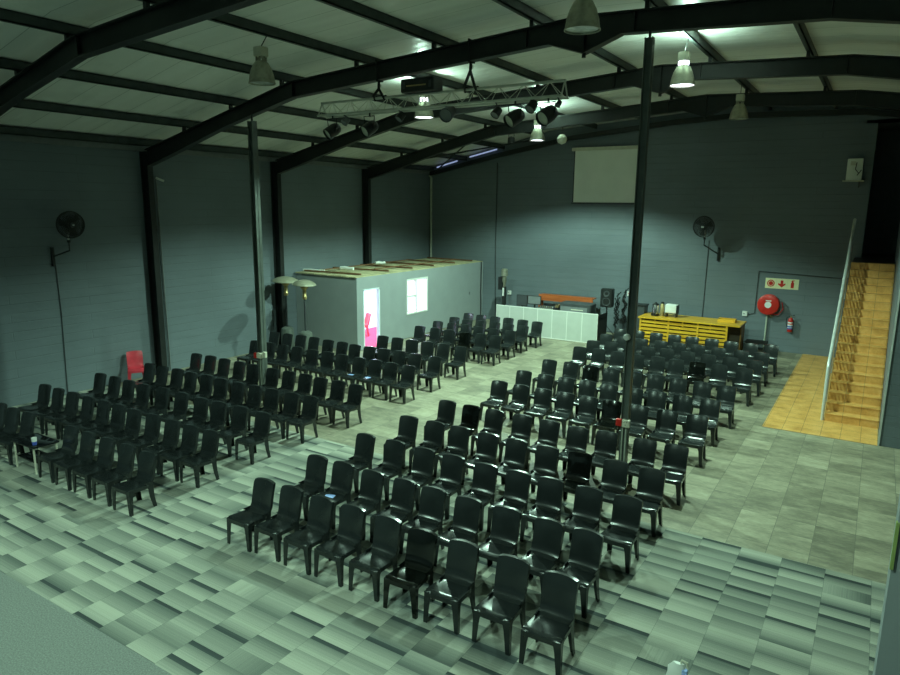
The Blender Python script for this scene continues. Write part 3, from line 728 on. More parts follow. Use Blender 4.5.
MB().box((BX0, BY+.03, 0), (BX0+.03, BY+.95, .82)).build('end_panel', 'black', bt, 0)
WT = .86
def monitor(x, y, w, h, label, rot=0, up=0):
    t = thing('monitor', label, 'monitor', (x, y, WT), 'monitors in the booth'); R = rotz(rot)
    P = lambda dx, dy, dz: V3((x, y, WT)) + R @ V3((dx, dy, dz))
    MB().rbox(P(0, .02, .012), (.22, .16, .024), .03, R).build('stand_foot', 'black', t)
    MB().cbox(P(0, .035, .14+up/2), (.06, .03, .24+up), R).build('stand_neck', 'black', t, 0)
    MB().cbox(P(0, 0, .14+up+h/2), (w, .04, h), R).build('bezel', 'black', t, 0)
    MB().cbox(P(0, -.021, .145+up+h/2), (w-.04, .004, h-.05), R).build('screen', 'midgrey' if rot else 'darkgrey', t, 0)
monitor(-11.12, 22.62, .44, .42, 'dark monitor, first of two from the booth end with the black post')
monitor(-10.60, 22.60, .52, .33, 'dark monitor with lighter screen nearest the orange shelf in the booth', .08, .10)
def box_thing(name, label, cat, lo, hi, mat, parts=()):
    t = thing(name, label, cat, ((lo[0]+hi[0])/2, (lo[1]+hi[1])/2, lo[2]))
    c = (V3(lo)+V3(hi))/2; s = V3(hi)-V3(lo)
    MB().rbox(c, s, min(s)*.14).build('case', mat, t)
    for nm, l, h, m in parts: MB().box(l, h).build(nm, m, t, 0)
    return t
t = thing('mixing_console', 'mixing console with faders lying on the booth top beside the monitors', 'mixer', (-9.95, 22.6, WT))
R = Matrix.Rotation(.16, 3, 'X')
MB().cbox((-9.95, 22.62, WT+.10), (1.0, .55, .10), R).build('chassis', 'darkgrey', t, 0)
for i in range(12):
    MB().cbox((-10.4+i*.082, 22.48, WT+.135), (.03, .045, .025), R).build('fader', 'cream', t, 0)
for i in range(12):
    MB().lathe([(.016, 0), (.014, .03), (0, .03)], V3((-10.4+i*.082, 22.72, WT+.165)), 8).build('knob', 'brass' if i % 3 else 'white', t)
box_thing('rack_case', 'dark grey flight case rack on the booth near the loudspeaker', 'rack', (-9.45, 22.25, WT), (-8.27, 22.85, WT+.47), 'darkgrey',
          [('faceplate', (-9.40, 22.244, WT+.05), (-8.40, 22.25, WT+.34), 'midgrey'), ('label_strip', (-9.0, 22.240, WT+.23), (-8.55, 22.244, WT+.26), 'cream')])
box_thing('laptop', 'small white laptop lying on the booth in front of the monitors', 'laptop', (-11.0, 22.22, WT), (-10.62, 22.46, WT+.14), 'white', [('keyboard', (-10.97, 22.216, WT+.05), (-10.65, 22.222, WT+.09), 'darkgrey')])
t = thing('effects_box', 'jumble of small black and brass boxes between mixer and rack case', 'effects unit', (-9.42, 22.5, WT))
MB().rbox((-9.62, 22.45, WT+.12), (.2, .3, .24), .02).build('lower_box', 'black', t); MB().rbox((-9.60, 22.47, WT+.29), (.14, .22, .1), .02).build('upper_box', 'brass', t)
for i in range(4): MB().tube([(-9.68+.04*i, 22.4, WT+.34), (-9.7+.05*i, 22.34, WT+.40), (-9.74+.06*i, 22.3, WT+.30)], .01, 6).build('lead', 'black', t)
t = thing('orange_shelf', 'long orange-brown wooden shelf behind the mixing desk against the wall', 'shelf', (-9.3, 23.7, 0))
MB().box((-10.95, 23.72, 1.12), (-8.75, 23.76, 1.36)).build('back_board', 'redwood', t, 0)
MB().box((-10.95, 23.76, 1.30), (-8.75, 24.1, 1.34)).build('shelf_board', 'redwood', t, 0)
for x in (-10.95, -8.79): MB().box((x, 23.72, 0), (x+.04, 24.1, 1.12)).build('side_board', 'redwood', t, 0)
# loudspeaker on tripod
SXp, SYp = -8.05, 23.3
t = thing('tripod_stand', 'black tripod stand carrying the loudspeaker beside the booth', 'stand', (SXp, SYp, 0))
MB().tube([(SXp, SYp, .25), (SXp, SYp, 1.16)], .022, 10).build('pole', 'black', t)
MB().lathe([(.04, .40), (.04, .48)], (SXp, SYp, 0), 12, None, True, True).build('collar', 'black', t)
for k in range(3):
    a = PI/2 + k*2*PI/3 + .5; e = (SXp+.45*math.cos(a), SYp+.45*math.sin(a), .012)
    MB().tube([(SXp, SYp, .48), e], .013, 8).build('leg', 'black', t)
    MB().tube([(SXp, SYp, .26), (SXp+.24*math.cos(a), SYp+.24*math.sin(a), .26)], .008, 6).build('brace', 'black', t)
t = thing('loudspeaker', 'black loudspeaker raised on a tripod between booth and yellow counter', 'loudspeaker', (SXp, SYp, 1.16))
R = rotz(.12)
MB().rbox((SXp, SYp, 1.49), (.44, .36, .66), .05, R).build('cabinet', 'black', t)
MB().lathe([(.15, .0), (.15, .012), (.13, .014), (.10, -.02), (.04, -.03), (.0, -.01)], V3((SXp, SYp, 1.36)) + R @ V3((0, -.181, 0)), 24, R @ toward((0,-1,0))).build('woofer', 'darkgrey', t)
MB().lathe([(.11, .0), (.11, .01), (.08, .012), (.03, -.02), (.0, -.02)], V3((SXp, SYp, 1.65)) + R @ V3((0, -.181, 0)), 20, R @ toward((0,-1,0))).build('horn', 'darkgrey', t)
# stands and leads beside it
for k, (x, y, tilt, h) in enumerate(((-7.86, 23.75, .05, 1.62), (-7.66, 24.05, .02, 1.74))):
    t = thing('microphone_stand', ['black microphone stand hung with leads beside the loudspeaker', 'black microphone stand hung with leads nearest the wall socket'][k], 'microphone stand', (x, y, 0), 'microphone stands')
    MB().lathe([(.0, 0), (.15, 0), (.15, .02), (.04, .035), (.0, .035)], (x, y, 0), 20).build('base', 'black', t)
    MB().tube([(x, y, .03), (x+tilt*.4, y, h*.6), (x+tilt, y, h)], .014, 8).build('shaft', 'black', t)
    MB().tube([(x+tilt-.05, y, h-.12), (x+tilt+.12, y-.05, h+.06)], .018, 8).build('boom', 'black', t)
    for j in range(4):
        pts = []; a0 = random.random()*6
        for q in range(26):
            a = a0 + q*.5; r = .075+.02*math.sin(q*1.3+j)
            pts.append((x+tilt*.7+r*math.cos(a)*1.1, y+r*math.sin(a)*.7, h-.1-.04*q-.06*j+.03*math.sin(a*2)))
        MB().tube(pts, .016, 5).build('coiled_lead', 'rubber', t)
t = thing('storage_bin', 'dark grey tall bin standing behind the pole left of the yellow counter', 'bin', (-7.0, 23.6, 0))
mb = MB(); mb.prism([(-7.22, 0), (-6.78, 0), (-6.72, 1.25), (-7.26, 1.30)], 1, 23.4, 23.85); mb.build('bin_body', 'darkgrey', t, 0)
MB().box((-7.28, 23.38, 1.27), (-6.70, 23.87, 1.32)).build('bin_rim', 'black', t, 0)
t = thing('equipment_bag', 'black bag lying on the floor beside the loudspeaker stand', 'bag', (-7.40, 23.15, 0))
MB().lathe([(0, 0), (.22, .01), (.26, .10), (.22, .22), (.10, .29), (.0, .30)], (-7.40, 23.15, 0), 16).build('bag_body', 'rubber', t)
MB().tube([(-7.55, 23.15, .25), (-7.50, 23.13, .40), (-7.30, 23.13, .40), (-7.25, 23.15, .25)], .015, 6).build('bag_strap', 'rubber', t)

# ------------------------------------------------------------------ yellow counter
KX0, KX1, KY0, KY1, KZ = -6.66, -3.43, 22.72, 23.85, 1.02
t = thing('slatted_counter', 'yellow slatted wooden counter against the back wall', 'counter', ((KX0+KX1)/2, KY0, 0))
MB().box((KX0-.05, KY0-.06, KZ-.045), (KX1, KY1, KZ)).build('counter_top', 'yellow', t, 0)
for i in range(7):
    z = .06 + i*.128
    MB().box((KX0, KY0, z), (KX1-.38, KY0+.022, z+.085)).build('front_slat', 'yellow', t, 0)
for x in (KX0, KX0+.95, KX0+1.9, KX1-.43):
    MB().box((x, KY0-.016 if x in (KX0,) else KY0-.012, 0), (x+.06, KY0, KZ-.045)).build('front_post', 'yellow', t, 0)
for x in (KX0+.5, KX0+1.42, KX0+2.3):
    MB().box((x, KY0-.010, KZ-.21), (x+.045, KY0, KZ-.045)).build('front_post', 'yellow', t, 0)
MB().box((KX0, KY0+.023, .02), (KX0+.03, KY1-.03, KZ-.045)).build('side_board', 'yellow_shaded', t, 0)
MB().box((KX1-.06, KY0+.45, .0), (KX1-.03, KY1-.03, KZ-.045)).build('side_board', 'yellow_shaded', t, 0)
MB().box((KX0+.03, KY0+.5, .02), (KX1-.06, KY0+.53, KZ-.045)).build('back_board', 'timber_dark', t, 0)
t = thing('drinks_urn', 'shiny metal urn standing on the end of the yellow counter', 'urn', (-6.28, 23.2, KZ))
MB().lathe([(.0, 0), (.13, 0), (.13, .05), (.11, .06), (.11, .36), (.10, .38)], (-6.28, 23.2, KZ), 24).build('urn_body', 'chrome', t)
MB().lathe([(.115, .38), (.10, .42), (.03, .45), (.02, .48), (.0, .48)], (-6.28, 23.2, KZ), 20).build('urn_lid', 'black', t)
MB().lathe([(.135, .0), (.135, .075)], (-6.28, 23.2, KZ), 24).build('urn_base', 'black', t)
MB().tube([(-6.28, 23.1, KZ+.12), (-6.28, 23.02, KZ+.12), (-6.28, 23.01, KZ+.08)], .014, 8).build('urn_tap', 'black', t)
t = thing('thermos_flask', 'dark amber flask between the urn and the white box on the counter', 'flask', (-6.06, 23.25, KZ))
MB().lathe([(.0, 0), (.075, 0), (.075, .38), (.05, .43)], (-6.06, 23.25, KZ), 18).build('flask_body', 'brass', t)
MB().lathe([(.052, .43), (.052, .49), (.0, .5)], (-6.06, 23.25, KZ), 14).build('flask_cap', 'black', t)
t = thing('white_roll_holder', 'white box-shaped dispenser propped on dark feet on the counter', 'dispenser', (-5.78, 23.25, KZ))
MB().rbox((-5.74, 23.25, KZ+.29), (.40, .30, .30), .05).build('cover', 'white', t)
for dx in (-.16, .16): MB().box((-5.74+dx-.02, 23.13, KZ), (-5.74+dx+.02, 23.37, KZ+.15)).build('foot_bracket', 'timber_dark', t, 0)
MB().cbox((-5.55, 23.25, KZ+.27), (.05, .28, .30)).build('end_plate', 'black', t, 0)
t = thing('serving_tray', 'shallow yellow wooden tray at the end of the counter nearer the hose', 'tray', (-3.95, 23.35, KZ))
MB().box((-4.2, 23.2, KZ), (-3.7, 23.5, KZ+.02)).build('tray_base', 'yellow', t, 0)
mb = MB(); mb.box((-4.2, 23.18, KZ), (-3.7, 23.2, KZ+.10)); mb.box((-4.2, 23.5, KZ), (-3.7, 23.52, KZ+.10)); mb.box((-4.22, 23.18, KZ), (-4.2, 23.52, KZ+.10)); mb.box((-3.7, 23.18, KZ), (-3.68, 23.52, KZ+.10)); mb.build('tray_rim', 'yellow', t, 0)
t = thing('low_bench', 'low black bench on the floor between counter and fire hose pipe', 'bench', (-3.2, 23.75, 0))
MB().rbox((-3.05, 23.75, .38), (.66, .4, .07), .02).build('bench_seat', 'rubber', t)
for dx in (-.28, .28): MB().box((-3.05+dx-.02, 23.58, 0), (-3.05+dx+.02, 23.92, .35)).build('bench_leg', 'rubber', t, 0)

# ------------------------------------------------------------------ things on the back wall
t = thing('fire_hose_reel', 'round red fire hose reel mounted on the back wall', 'fire hose reel', (-2.88, YB, 1.57)); c = V3((-2.88, YB-.14, 1.57)); R = toward((0,-1,0))
MB().lathe([(.0, .13), (.10, .135), (.29, .13), (.33, .11), (.34, .07), (.34, .05), (.30, .04), (.30, -.04), (.34, -.05), (.34, -.08), (.0, -.09)], c, 36, R).build('reel_drum', 'red', t)
MB().lathe([(.0, .003), (.105, .003), (.105, 0)], c + V3((0, -.135, 0)), 24, R).build('centre_label', 'label', t)
MB().box(c + V3((-.08, -.137, .12)), c + V3((.09, -.130, .155))).build('name_strip', 'label', t, 0)
for k in range(4): MB().ring(c + V3((0, .03*(k-1.5), 0)), .312, .018, 36, 8, R).build('hose_coil', 'red', t)
MB().tube([c + V3((.10, 0, -.31)), c + V3((.32, -.02, -.32)), c + V3((.45, -.02, -.12)), c + V3((.40, 0, .10))], .016, 8).build('hose_end', 'red', t)
MB().tube([c + V3((.05, 0, -.33)), c + V3((.12, -.02, -.40)), c + V3((.16, -.02, -.38))], .02, 8).build('valve', 'brass', t)
MB().box(c + V3((-.04, .08, -.12)), c + V3((.04, .14, .12))).build('wall_bracket', 'red', t, 0)
mb = MB().tube([(-2.90, YB-.06, .0), (-2.90, YB-.06, 1.25)], .03, 10); tag(mb.build('water_pipe', 'pvc', None, 50, (-2.9, YB-.06, 0)), 'pale upright water pipe feeding the red hose reel', 'pipe')
t = thing('fire_sign', 'cream wall sign with three red fire symbols above the hose reel', 'sign', (-2.56, YB, 2.27))
SGX0, SGX1, SGZ0, SGZ1, SGY = -3.06, -2.06, 2.10, 2.44, YB-.012
MB().box((SGX0, SGY, SGZ0), (SGX1, YB-.001, SGZ1)).build('sign_board', 'signcream', t, 0)
def flat(poly, name, mat, y=SGY, d=.004): MB().prism(poly, 1, y-d, y).build(name, mat, t, 0)
def circ(cx, cz, r, n=24): return [(cx+r*math.cos(2*PI*k/n), cz+r*math.sin(2*PI*k/n)) for k in range(n)]
flat(circ(-2.89, 2.27, .115), 'hose_symbol', 'red'); flat(circ(-2.89, 2.27, .085), 'hose_symbol_ring', 'signcream', SGY-.004, .002); flat(circ(-2.89, 2.27, .068), 'hose_symbol_disc', 'red', SGY-.006, .002)
flat([(-2.60, 2.38), (-2.52, 2.38), (-2.52, 2.26), (-2.45, 2.29), (-2.45, 2.24), (-2.56, 2.15), (-2.67, 2.24), (-2.67, 2.29), (-2.60, 2.26)][::-1], 'arrow_symbol', 'red')
flat([(-2.29, 2.15), (-2.20, 2.15), (-2.20, 2.31), (-2.225, 2.345), (-2.225, 2.375), (-2.18, 2.385), (-2.18, 2.40), (-2.265, 2.40), (-2.285, 2.37), (-2.265, 2.345), (-2.29, 2.31)], 'extinguisher_symbol', 'red')
for x in (-2.725, -2.395): flat([(x-.003, 2.115), (x+.003, 2.115), (x+.003, 2.425), (x-.003, 2.425)], 'panel_line', 'cream')
t = thing('fire_extinguisher', 'red fire extinguisher with white and blue label on the back wall', 'fire extinguisher', (-2.17, YB, .75)); c = V3((-2.17, YB-.12, .72))
MB().lathe([(.0, 0), (.07, 0), (.08, .02), (.08, .38), (.06, .44), (.03, .47), (.0, .47)], c, 22).build('cylinder', 'red', t)
MB().lathe([(.081, .20), (.081, .33)], c, 22).build('white_label', 'label', t); MB().lathe([(.0815, .09), (.0815, .20)], c, 22).build('blue_label', 'blue', t)
MB().lathe([(.0822, .135), (.0822, .155)], c, 22).build('label_line', 'label', t); MB().lathe([(.0818, .25), (.0818, .285)], c, 22).build('red_line', 'red', t)
MB().tube([c + V3((0, 0, .46)), c + V3((0, 0, .53))], .022, 10).build('valve', 'brass', t)
MB().tube([c + V3((-.02, 0, .52)), c + V3((.11, -.02, .56))], .012, 6).build('lever', 'black', t)
MB().tube([c + V3((-.02, 0, .51)), c + V3((-.12, 0, .46)), c + V3((-.13, 0, .28)), c + V3((-.09, -.03, .16))], .011, 8).build('hose', 'rubber', t)
MB().box(c + V3((-.03, .07, .30)), c + V3((.03, .12, .40))).build('wall_hook', 'black', t, 0)
# projection screen
t = thing('projection_screen', 'pale pull-down projection screen hanging on the back wall', 'screen', (-8.75, YB, 6.8))
MB().box((-10.10, YB-.14, 6.74), (-7.36, YB-.02, 6.86)).build('screen_case', 'cream', t, 0)
MB().box((-10.02, YB-.085, 4.86), (-7.44, YB-.08, 6.74)).build('screen_cloth', 'screen', t, 0)
mb = MB(); mb.box((-10.05, YB-.105, 4.80), (-7.41, YB-.06, 4.86)); mb.build('bottom_bar', 'darkgrey', t, 0)
MB().box((-10.02, YB-.088, 4.862), (-9.985, YB-.078, 6.74)).build('edge_border', 'black', t, 0)
MB().box((-7.475, YB-.088, 4.862), (-7.44, YB-.078, 6.74)).build('edge_border', 'black', t, 0)
# white box on a shelf, high
t = thing('wall_shelf', 'narrow pale shelf high on the back wall beside the stairs', 'shelf', (-.95, YB, 5.56))
MB().box((-1.17, YB-.26, 5.54), (-.60, YB-.001, 5.575)).build('shelf_board', 'cream', t, 0)
MB().prism([(YB-.20, 5.54), (YB-.001, 5.54), (YB-.001, 5.36)], 0, -.74, -.71).build('bracket', 'darkgrey', t, 0)
t = thing('control_box', 'pale square equipment box standing on the high shelf beside the stairs', 'box', (-.9, YB-.1, 5.575))
MB().rbox((-.88, YB-.13, 5.90), (.42, .16, .64), .02).build('case', 'screen', t)
MB().box((-1.0, YB-.216, 6.02), (-.86, YB-.21, 6.14)).build('panel', 'cream', t, 0)
MB().tube([(-.84, YB-.215, 6.1), (-.86, YB-.24, 5.9), (-.76, YB-.25, 5.78), (-.70, YB-.22, 5.88), (-.80, YB-.23, 5.72)], .012, 6).build('lead', 'black', t)
def wsock(x, y, z, label, red=False):
    t = thing('wall_socket', label, 'wall socket', (x, YB, z))
    MB().rbox((x, YB-.026, z), (.16, .05, .17), .012).build('socket_plate', 'white', t)
    MB().box((x-.04, YB-.058, z-.02), (x+.0, YB-.051, z+.02)).build('socket_switch', 'red' if red else 'midgrey', t, 0)
wsock(-12.62, YB, 1.20, 'white wall socket above the booth end nearest the cabin')
wsock(-3.60, YB, 1.18, 'white wall socket above the end of the yellow counter')
wsock(-7.62, YB, 1.55, 'white and red wall socket behind the microphone stands', True)
def cable(pts, label, r=.012, mat='darkgrey'):
    tag(MB().tube(pts, r, 6).build('wall_cable', mat, None, 50, pts[0]), label, 'cable')
yw = YB-.016
cable([(-13.33, yw, 7.0-.6), (-13.33, yw, 3.0), (-13.26, yw, .05)], 'dark cable running down the back wall beside the cabin', .02)
cable([(-12.62, yw, 1.1), (-12.62, yw, .05)], 'short dark cable below the wall socket near the black post', .014, 'midgrey')
cable([(-.86, yw, 2.55), (-3.29, yw, 2.64), (-3.30, yw, 1.22), (-3.55, yw, 1.14)], 'dark cable framing the fire sign and dropping to the counter socket', .014)
cable([(-4.96, yw, 3.6), (-4.98, yw, .9)], 'dark cable dropping from the back wall fan to the counter')
cable([(-7.62, yw, 1.45), (-7.62, yw, .05)], 'pale cable below the red and white wall socket', .012, 'pvc')
tag(MB().tube([(-16.50, YB-.07, 2.46), (-16.50, YB-.07, 5.85), (-16.52, YB-.16, 5.95)], .05, 12).build('drain_pipe', 'pvc', None, 50, (-16.5, YB-.07, 2.46)), 'pale upright drain pipe in the back corner above the cabin roof', 'pipe')
tag(MB().tube([(XL+.016, 8.5, 3.35), (XL+.016, 8.52, 2.0), (XL+.016, 8.48, .05)], .012, 6).build('wall_cable', 'darkgrey', None, 50, (XL+.016, 8.5, .05)), 'dark cable dropping from the wall fan behind the front rows', 'cable')
tag(MB().tube([(XL+.05, 11.35, .05), (XL+.05, 11.32, 5.3)], .02, 8).build('wall_conduit', 'midgrey', None, 50, (XL+.05, 11.35, .05)), 'grey conduit running up the wall beside the second steel column', 'conduit')
t = thing('security_camera', 'tiny white security camera high on the wall beside a steel column', 'camera', (XL, 11.35, 5.3))
MB().tube([(XL+.05, 11.32, 5.32), (XL+.10, 11.36, 5.32)], .012, 8).build('bracket', 'white', t)
MB().tube([(XL+.08, 11.30, 5.34), (XL+.22, 11.44, 5.26)], .03, 10).build('camera_body', 'white', t)

# ------------------------------------------------------------------ fans
def fan(c, facing, wallp, label, rad=.34):
    """c centre of the guard, facing = direction it blows, wallp = point on the wall of the bracket"""
    c = V3(c); f = V3(facing).normalized(); R = toward(f); r = rad; wallp = V3(wallp)
    t = thing('wall_fan', label, 'fan', wallp, 'wall fans')
    mb = MB()
    for d in (-.05, .05):
        for k, rr in enumerate((r, r*.88, r*.76, r*.64, r*.52, r*.4, r*.3, r*.2)):
            mb.ring(c + f*(d*(1 - .25*(rr < r)) + (.025 if d > 0 else -.025)*(1-rr/r)), rr, .008 if rr == r else .004, 32, 5, R)
        for k in range(60):
            a = 2*PI*k/60; e = V3((math.cos(a), math.sin(a), 0))
            mb.tube([c + R @ (e*r*.16) + f*d*1.35, c + R @ (e*r*.7) + f*d*1.2, c + R @ (e*r) + f*d], .0045, 4, False)
    mb.ring(c, r+.006, .014, 36, 6, R)
    mb.build('guard', 'wire', t)
    MB().lathe([(.0, .105), (.055, .10), (.06, .085), (.0, .08)], c, 16, R).build('centre_badge', 'darkgrey', t)
    MB().box(c - V3((.045, .006, .012)) + f*.112, c + V3((.045, .006, .014)) + f*.112).build('badge_label', 'label', t, 0)
    MB().lathe([(.0, -.24), (.07, -.22), (.09, -.16), (.09, -.09), (.05, -.08), (.05, .03), (.0, .04)], c, 18, R).build('motor', 'black', t)
    for k in range(3):
        a0 = 2*PI*k/3 + .25; vs = []
        for i in range(7):
            rr = lerp(.05, r*.88, i/6); half = lerp(.25, .52, min(1, i/4))
            for j in range(5):
                a = a0 + half*(j/4-.5)*1.3; tw = .05*(j/4-.5)
                vs.append(c + R @ V3((rr*math.cos(a), rr*math.sin(a), tw)))
        n = len(vs); vs2 = vs + [v - f*.006 for v in vs]
        fs = []
        for i in range(6):
            for j in range(4):
                q = (i*5+j, (i+1)*5+j, (i+1)*5+j+1, i*5+j+1); fs += [q, tuple(n+x for x in q[::-1])]
        MB().add(vs2, fs).build('blade', 'black', t)
    b = c - f*.16
    MB().tube([b, b - V3((0, 0, .38))], .022, 10).build('neck', 'white', t)
    MB().lathe([(.0, -.03), (.04, -.03), (.04, .03), (.0, .03)], b - V3((0, 0, .40)), 12).build('swivel_joint', 'black', t)
    p = b - V3((0, 0, .40)); q = p - V3((0, 0, .22))
    w2 = V3(wallp)
    MB().tube([p, q, V3((w2.x, w2.y, w2.z))], .02, 8).build('bracket_arm', 'black', t)
    MB().cbox(w2, (.06, .06, .45)).build('wall_plate', 'black', t, 0)
fan((-16.1, 8.69, 4.16), (1, -.03, -.06), (XL+.035, 8.45, 3.40), 'black wall fan on the long wall above the front rows', .305)
fan((-5.02, 23.75, 4.08), (-.15, -1, -.05), (-4.62, YB-.035, 3.15), 'black wall fan on the back wall above the yellow counter')
# ------------------------------------------------------------------ lighting truss
TX0, TX1, TY, TZ = -10.22, -4.72, 11.0, 6.64
tr = thing('lighting_truss', 'pale metal box truss hanging under the roof frame, carrying lamps', 'truss', (-7.5, TY, TZ)); hh = .13
for cy, cz in ((0, hh), (-hh, -hh), (hh, -hh)):
    MB().tube([(TX0, TY+cy, TZ+cz), (TX1, TY+cy, TZ+cz)], .026, 10).build('chord', 'alu', tr)
n = 22; L = (TX1-TX0-.1)/n
for nm, P in (('front_lacing', lambda x, s: (x, TY-hh*(s < 0), TZ+s*hh)), ('rear_lacing', lambda x, s: (x, TY+hh*(s < 0), TZ+s*hh))):
    pts = [P(TX0+.05+k*L, 1 if k % 2 else -1) for k in range(n+1)]
    MB().tube(pts, .009, 5).build(nm, 'alu', tr)
for x in (TX0+.02, TX1-.02):
    mb = MB(); q = [(x, TY-hh, TZ-hh), (x, TY+hh, TZ-hh), (x, TY, TZ+hh), (x, TY-hh, TZ-hh)]
    for a, b in zip(q, q[1:]): mb.tube([a, b], .014, 6)
    mb.build('end_frame', 'alu', tr)
for k, x in enumerate((-8.67, -6.57)):
    t = thing('lifting_sling', ['black sling holding the truss to the roof frame, nearer the fan wall', 'black sling holding the truss to the roof frame, nearer the stairs'][k], 'sling', (x, TY, 7.2), 'truss slings')
    zr = uz(x)
    MB().tube([(x, TY-.095, zr+.02), (x, TY-.10, rz(x)+.02), (x, TY+.10, rz(x)+.02), (x, TY+.095, zr-.01), (x, TY, zr-.02), (x, TY-.09, zr-.01), (x, TY-.09, zr+.05)], .02, 8).build('beam_loop', 'rubber', t)
    mb = MB()
    for s in (-1, 1): mb.tube([(x, TY-.02, zr-.02), (x, TY-.03, zr-.16), (x+s*.11, TY-.06, TZ+hh+.04), (x+s*.12, TY, TZ+hh-.03), (x+s*.11, TY+.05, TZ+hh+.04)], .028, 8)
    mb.build('truss_loop', 'rubber', t)
    MB().ring((x, TY-.01, zr-.10), .035, .012, 16, 6, toward((0, 1, 0))).build('shackle', 'alu', t)
t = thing('stage_monitor', 'long black box lying on top of the lighting truss', 'loudspeaker', (-7.66, TY, TZ+hh+.024))
zb = TZ+hh+.024
MB().rbox((-7.66, TY, zb+.125), (.76, .34, .25), .03).build('case', 'black', t)
MB().box((-7.9, TY-.173, zb+.10), (-7.45, TY-.169, zb+.125)).build('label_strip', 'brass', t, 0)
for dx in (-.30, .30): MB().cbox((-7.66+dx, TY-.172, zb+.125), (.05, .01, .12)).build('handle', 'darkgrey', t, 0)
def parcan(x, z, d, label, r=.125, ln=.30, lens=True):
    d = V3(d).normalized(); R = toward(d); top = V3((x, TY, TZ-hh-.02)); c = V3((x, TY-.02, z))
    t = thing('par_can', label, 'stage lamp', top, 'stage lamps on the truss')
    MB().lathe([(r*.55, -ln*.62), (r*.85, -ln*.5), (r, -ln*.2), (r, ln*.5), (r*.94, ln*.5), (r*.92, ln*.30)], c, 24, R, True).build('barrel', 'black', t)
    MB().lathe([(.0, ln*.42), (r*.93, ln*.36)], c, 24, R).build('lens', 'lens' if lens else 'darkgrey', t)
    s = V3((1, 0, 0)); s = (s - d*s.dot(d)).normalized()
    yk = top - V3((0, 0, .05))
    MB().tube([c + s*(r+.012), V3((c.x, 0, 0)) + V3((s.x*(r+.012), c.y, yk.z-.06)), V3((c.x+s.x*(r+.012), c.y, yk.z)), V3((c.x-s.x*(r+.012), c.y, yk.z)), c - s*(r+.012)], .010, 6).build('yoke', 'black', t)
    MB().tube([top + V3((0, 0, .045)), yk - V3((0, 0, .01))], .018, 8).build('hook_clamp', 'black', t)
parcan(-9.92, 6.20, (-.32, -.75, -.55), 'round black stage lamp with pale lens nearest the fan-wall end of the truss')
parcan(-8.93, 6.20, (-.25, -.8, -.5), 'round black stage lamp with pale lens under the sling nearer the fan wall')
parcan(-5.66, 6.22, (-.40, -.75, -.5), 'round black stage lamp with pale lens, second from the stairs end of the truss')
parcan(-5.03, 6.23, (-.30, -.78, -.5), 'round black stage lamp with pale lens nearest the stairs end of the truss', .135)
def small_lamp(x, z, w, label, mat='black', d=(-.2, -.6, -.7)):
    t = thing('spot_light', label, 'stage lamp', (x, TY, z), 'small lamps on the truss'); c = V3((x, TY-.02, z)); R = toward(d)
    MB().lathe([(.02, -w*.9), (w*.6, -w*.7), (w*.7, w*.6), (w*.62, w*.6)], c, 16, R, True).build('housing', mat, t)
    MB().lathe([(0, w*.5), (w*.62, w*.5)], c, 16, R).build('lens', 'midgrey', t)
    MB().tube([c, (x, TY-.02, TZ-hh-.03), (x, TY-hh, TZ-hh)], .012, 6).build('bracket', 'black', t)
small_lamp(-9.55, 6.38, .11, 'small pale lamp between the two lamps at the fan-wall end of the truss', 'midgrey')
small_lamp(-8.15, 6.38, .12, 'small black lamp under the truss below the long black box')
small_lamp(-7.05, 6.38, .19, 'large dark lamp under the middle of the truss', 'darkgrey', (.1, -.8, -.4))
small_lamp(-6.02, 6.33, .12, 'small black lamp tilted down, right of the sling nearer the stairs')
small_lamp(-5.33, 6.39, .13, 'small black lamp between the two stairs-end lamps on the truss')
small_lamp(-4.83, 6.40, .07, 'tiny grey lamp at the very end of the truss nearer the stairs', 'darkgrey')
t = thing('globe_lamp', 'small round pale lamp hanging near the back roof frame beside the screen', 'lamp', (-8.64, 20.0, 6.9))
MB().lathe([(.0, .16), (.08, .14), (.15, .06), (.16, -.02), (.12, -.11), (.0, -.16)], (-8.64, 20.0, 6.74), 18).build('globe', 'lens', t)
MB().tube([(-8.64, 20.0, 6.88), (-8.64, 20.0, uz(-8.64)+.01)], .015, 6).build('hanger', 'black', t)
t = thing('spot_light', 'small black lamp hanging from the back roof frame left of the lit lamp', 'lamp', (-10.4, 20.0, 6.95))
MB().lathe([(.03, .10), (.11, .06), (.12, -.10), (.10, -.12)], (-10.4, 20.0, 6.80), 16, None, True).build('housing', 'black', t); MB().lathe([(0, -.10), (.105, -.10)], (-10.4, 20.0, 6.80), 16).build('lens', 'midgrey', t)
MB().ring((-10.4, 20.0, 6.93), .10, .009, 18, 6, toward((0,1,0))).build('yoke', 'black', t)

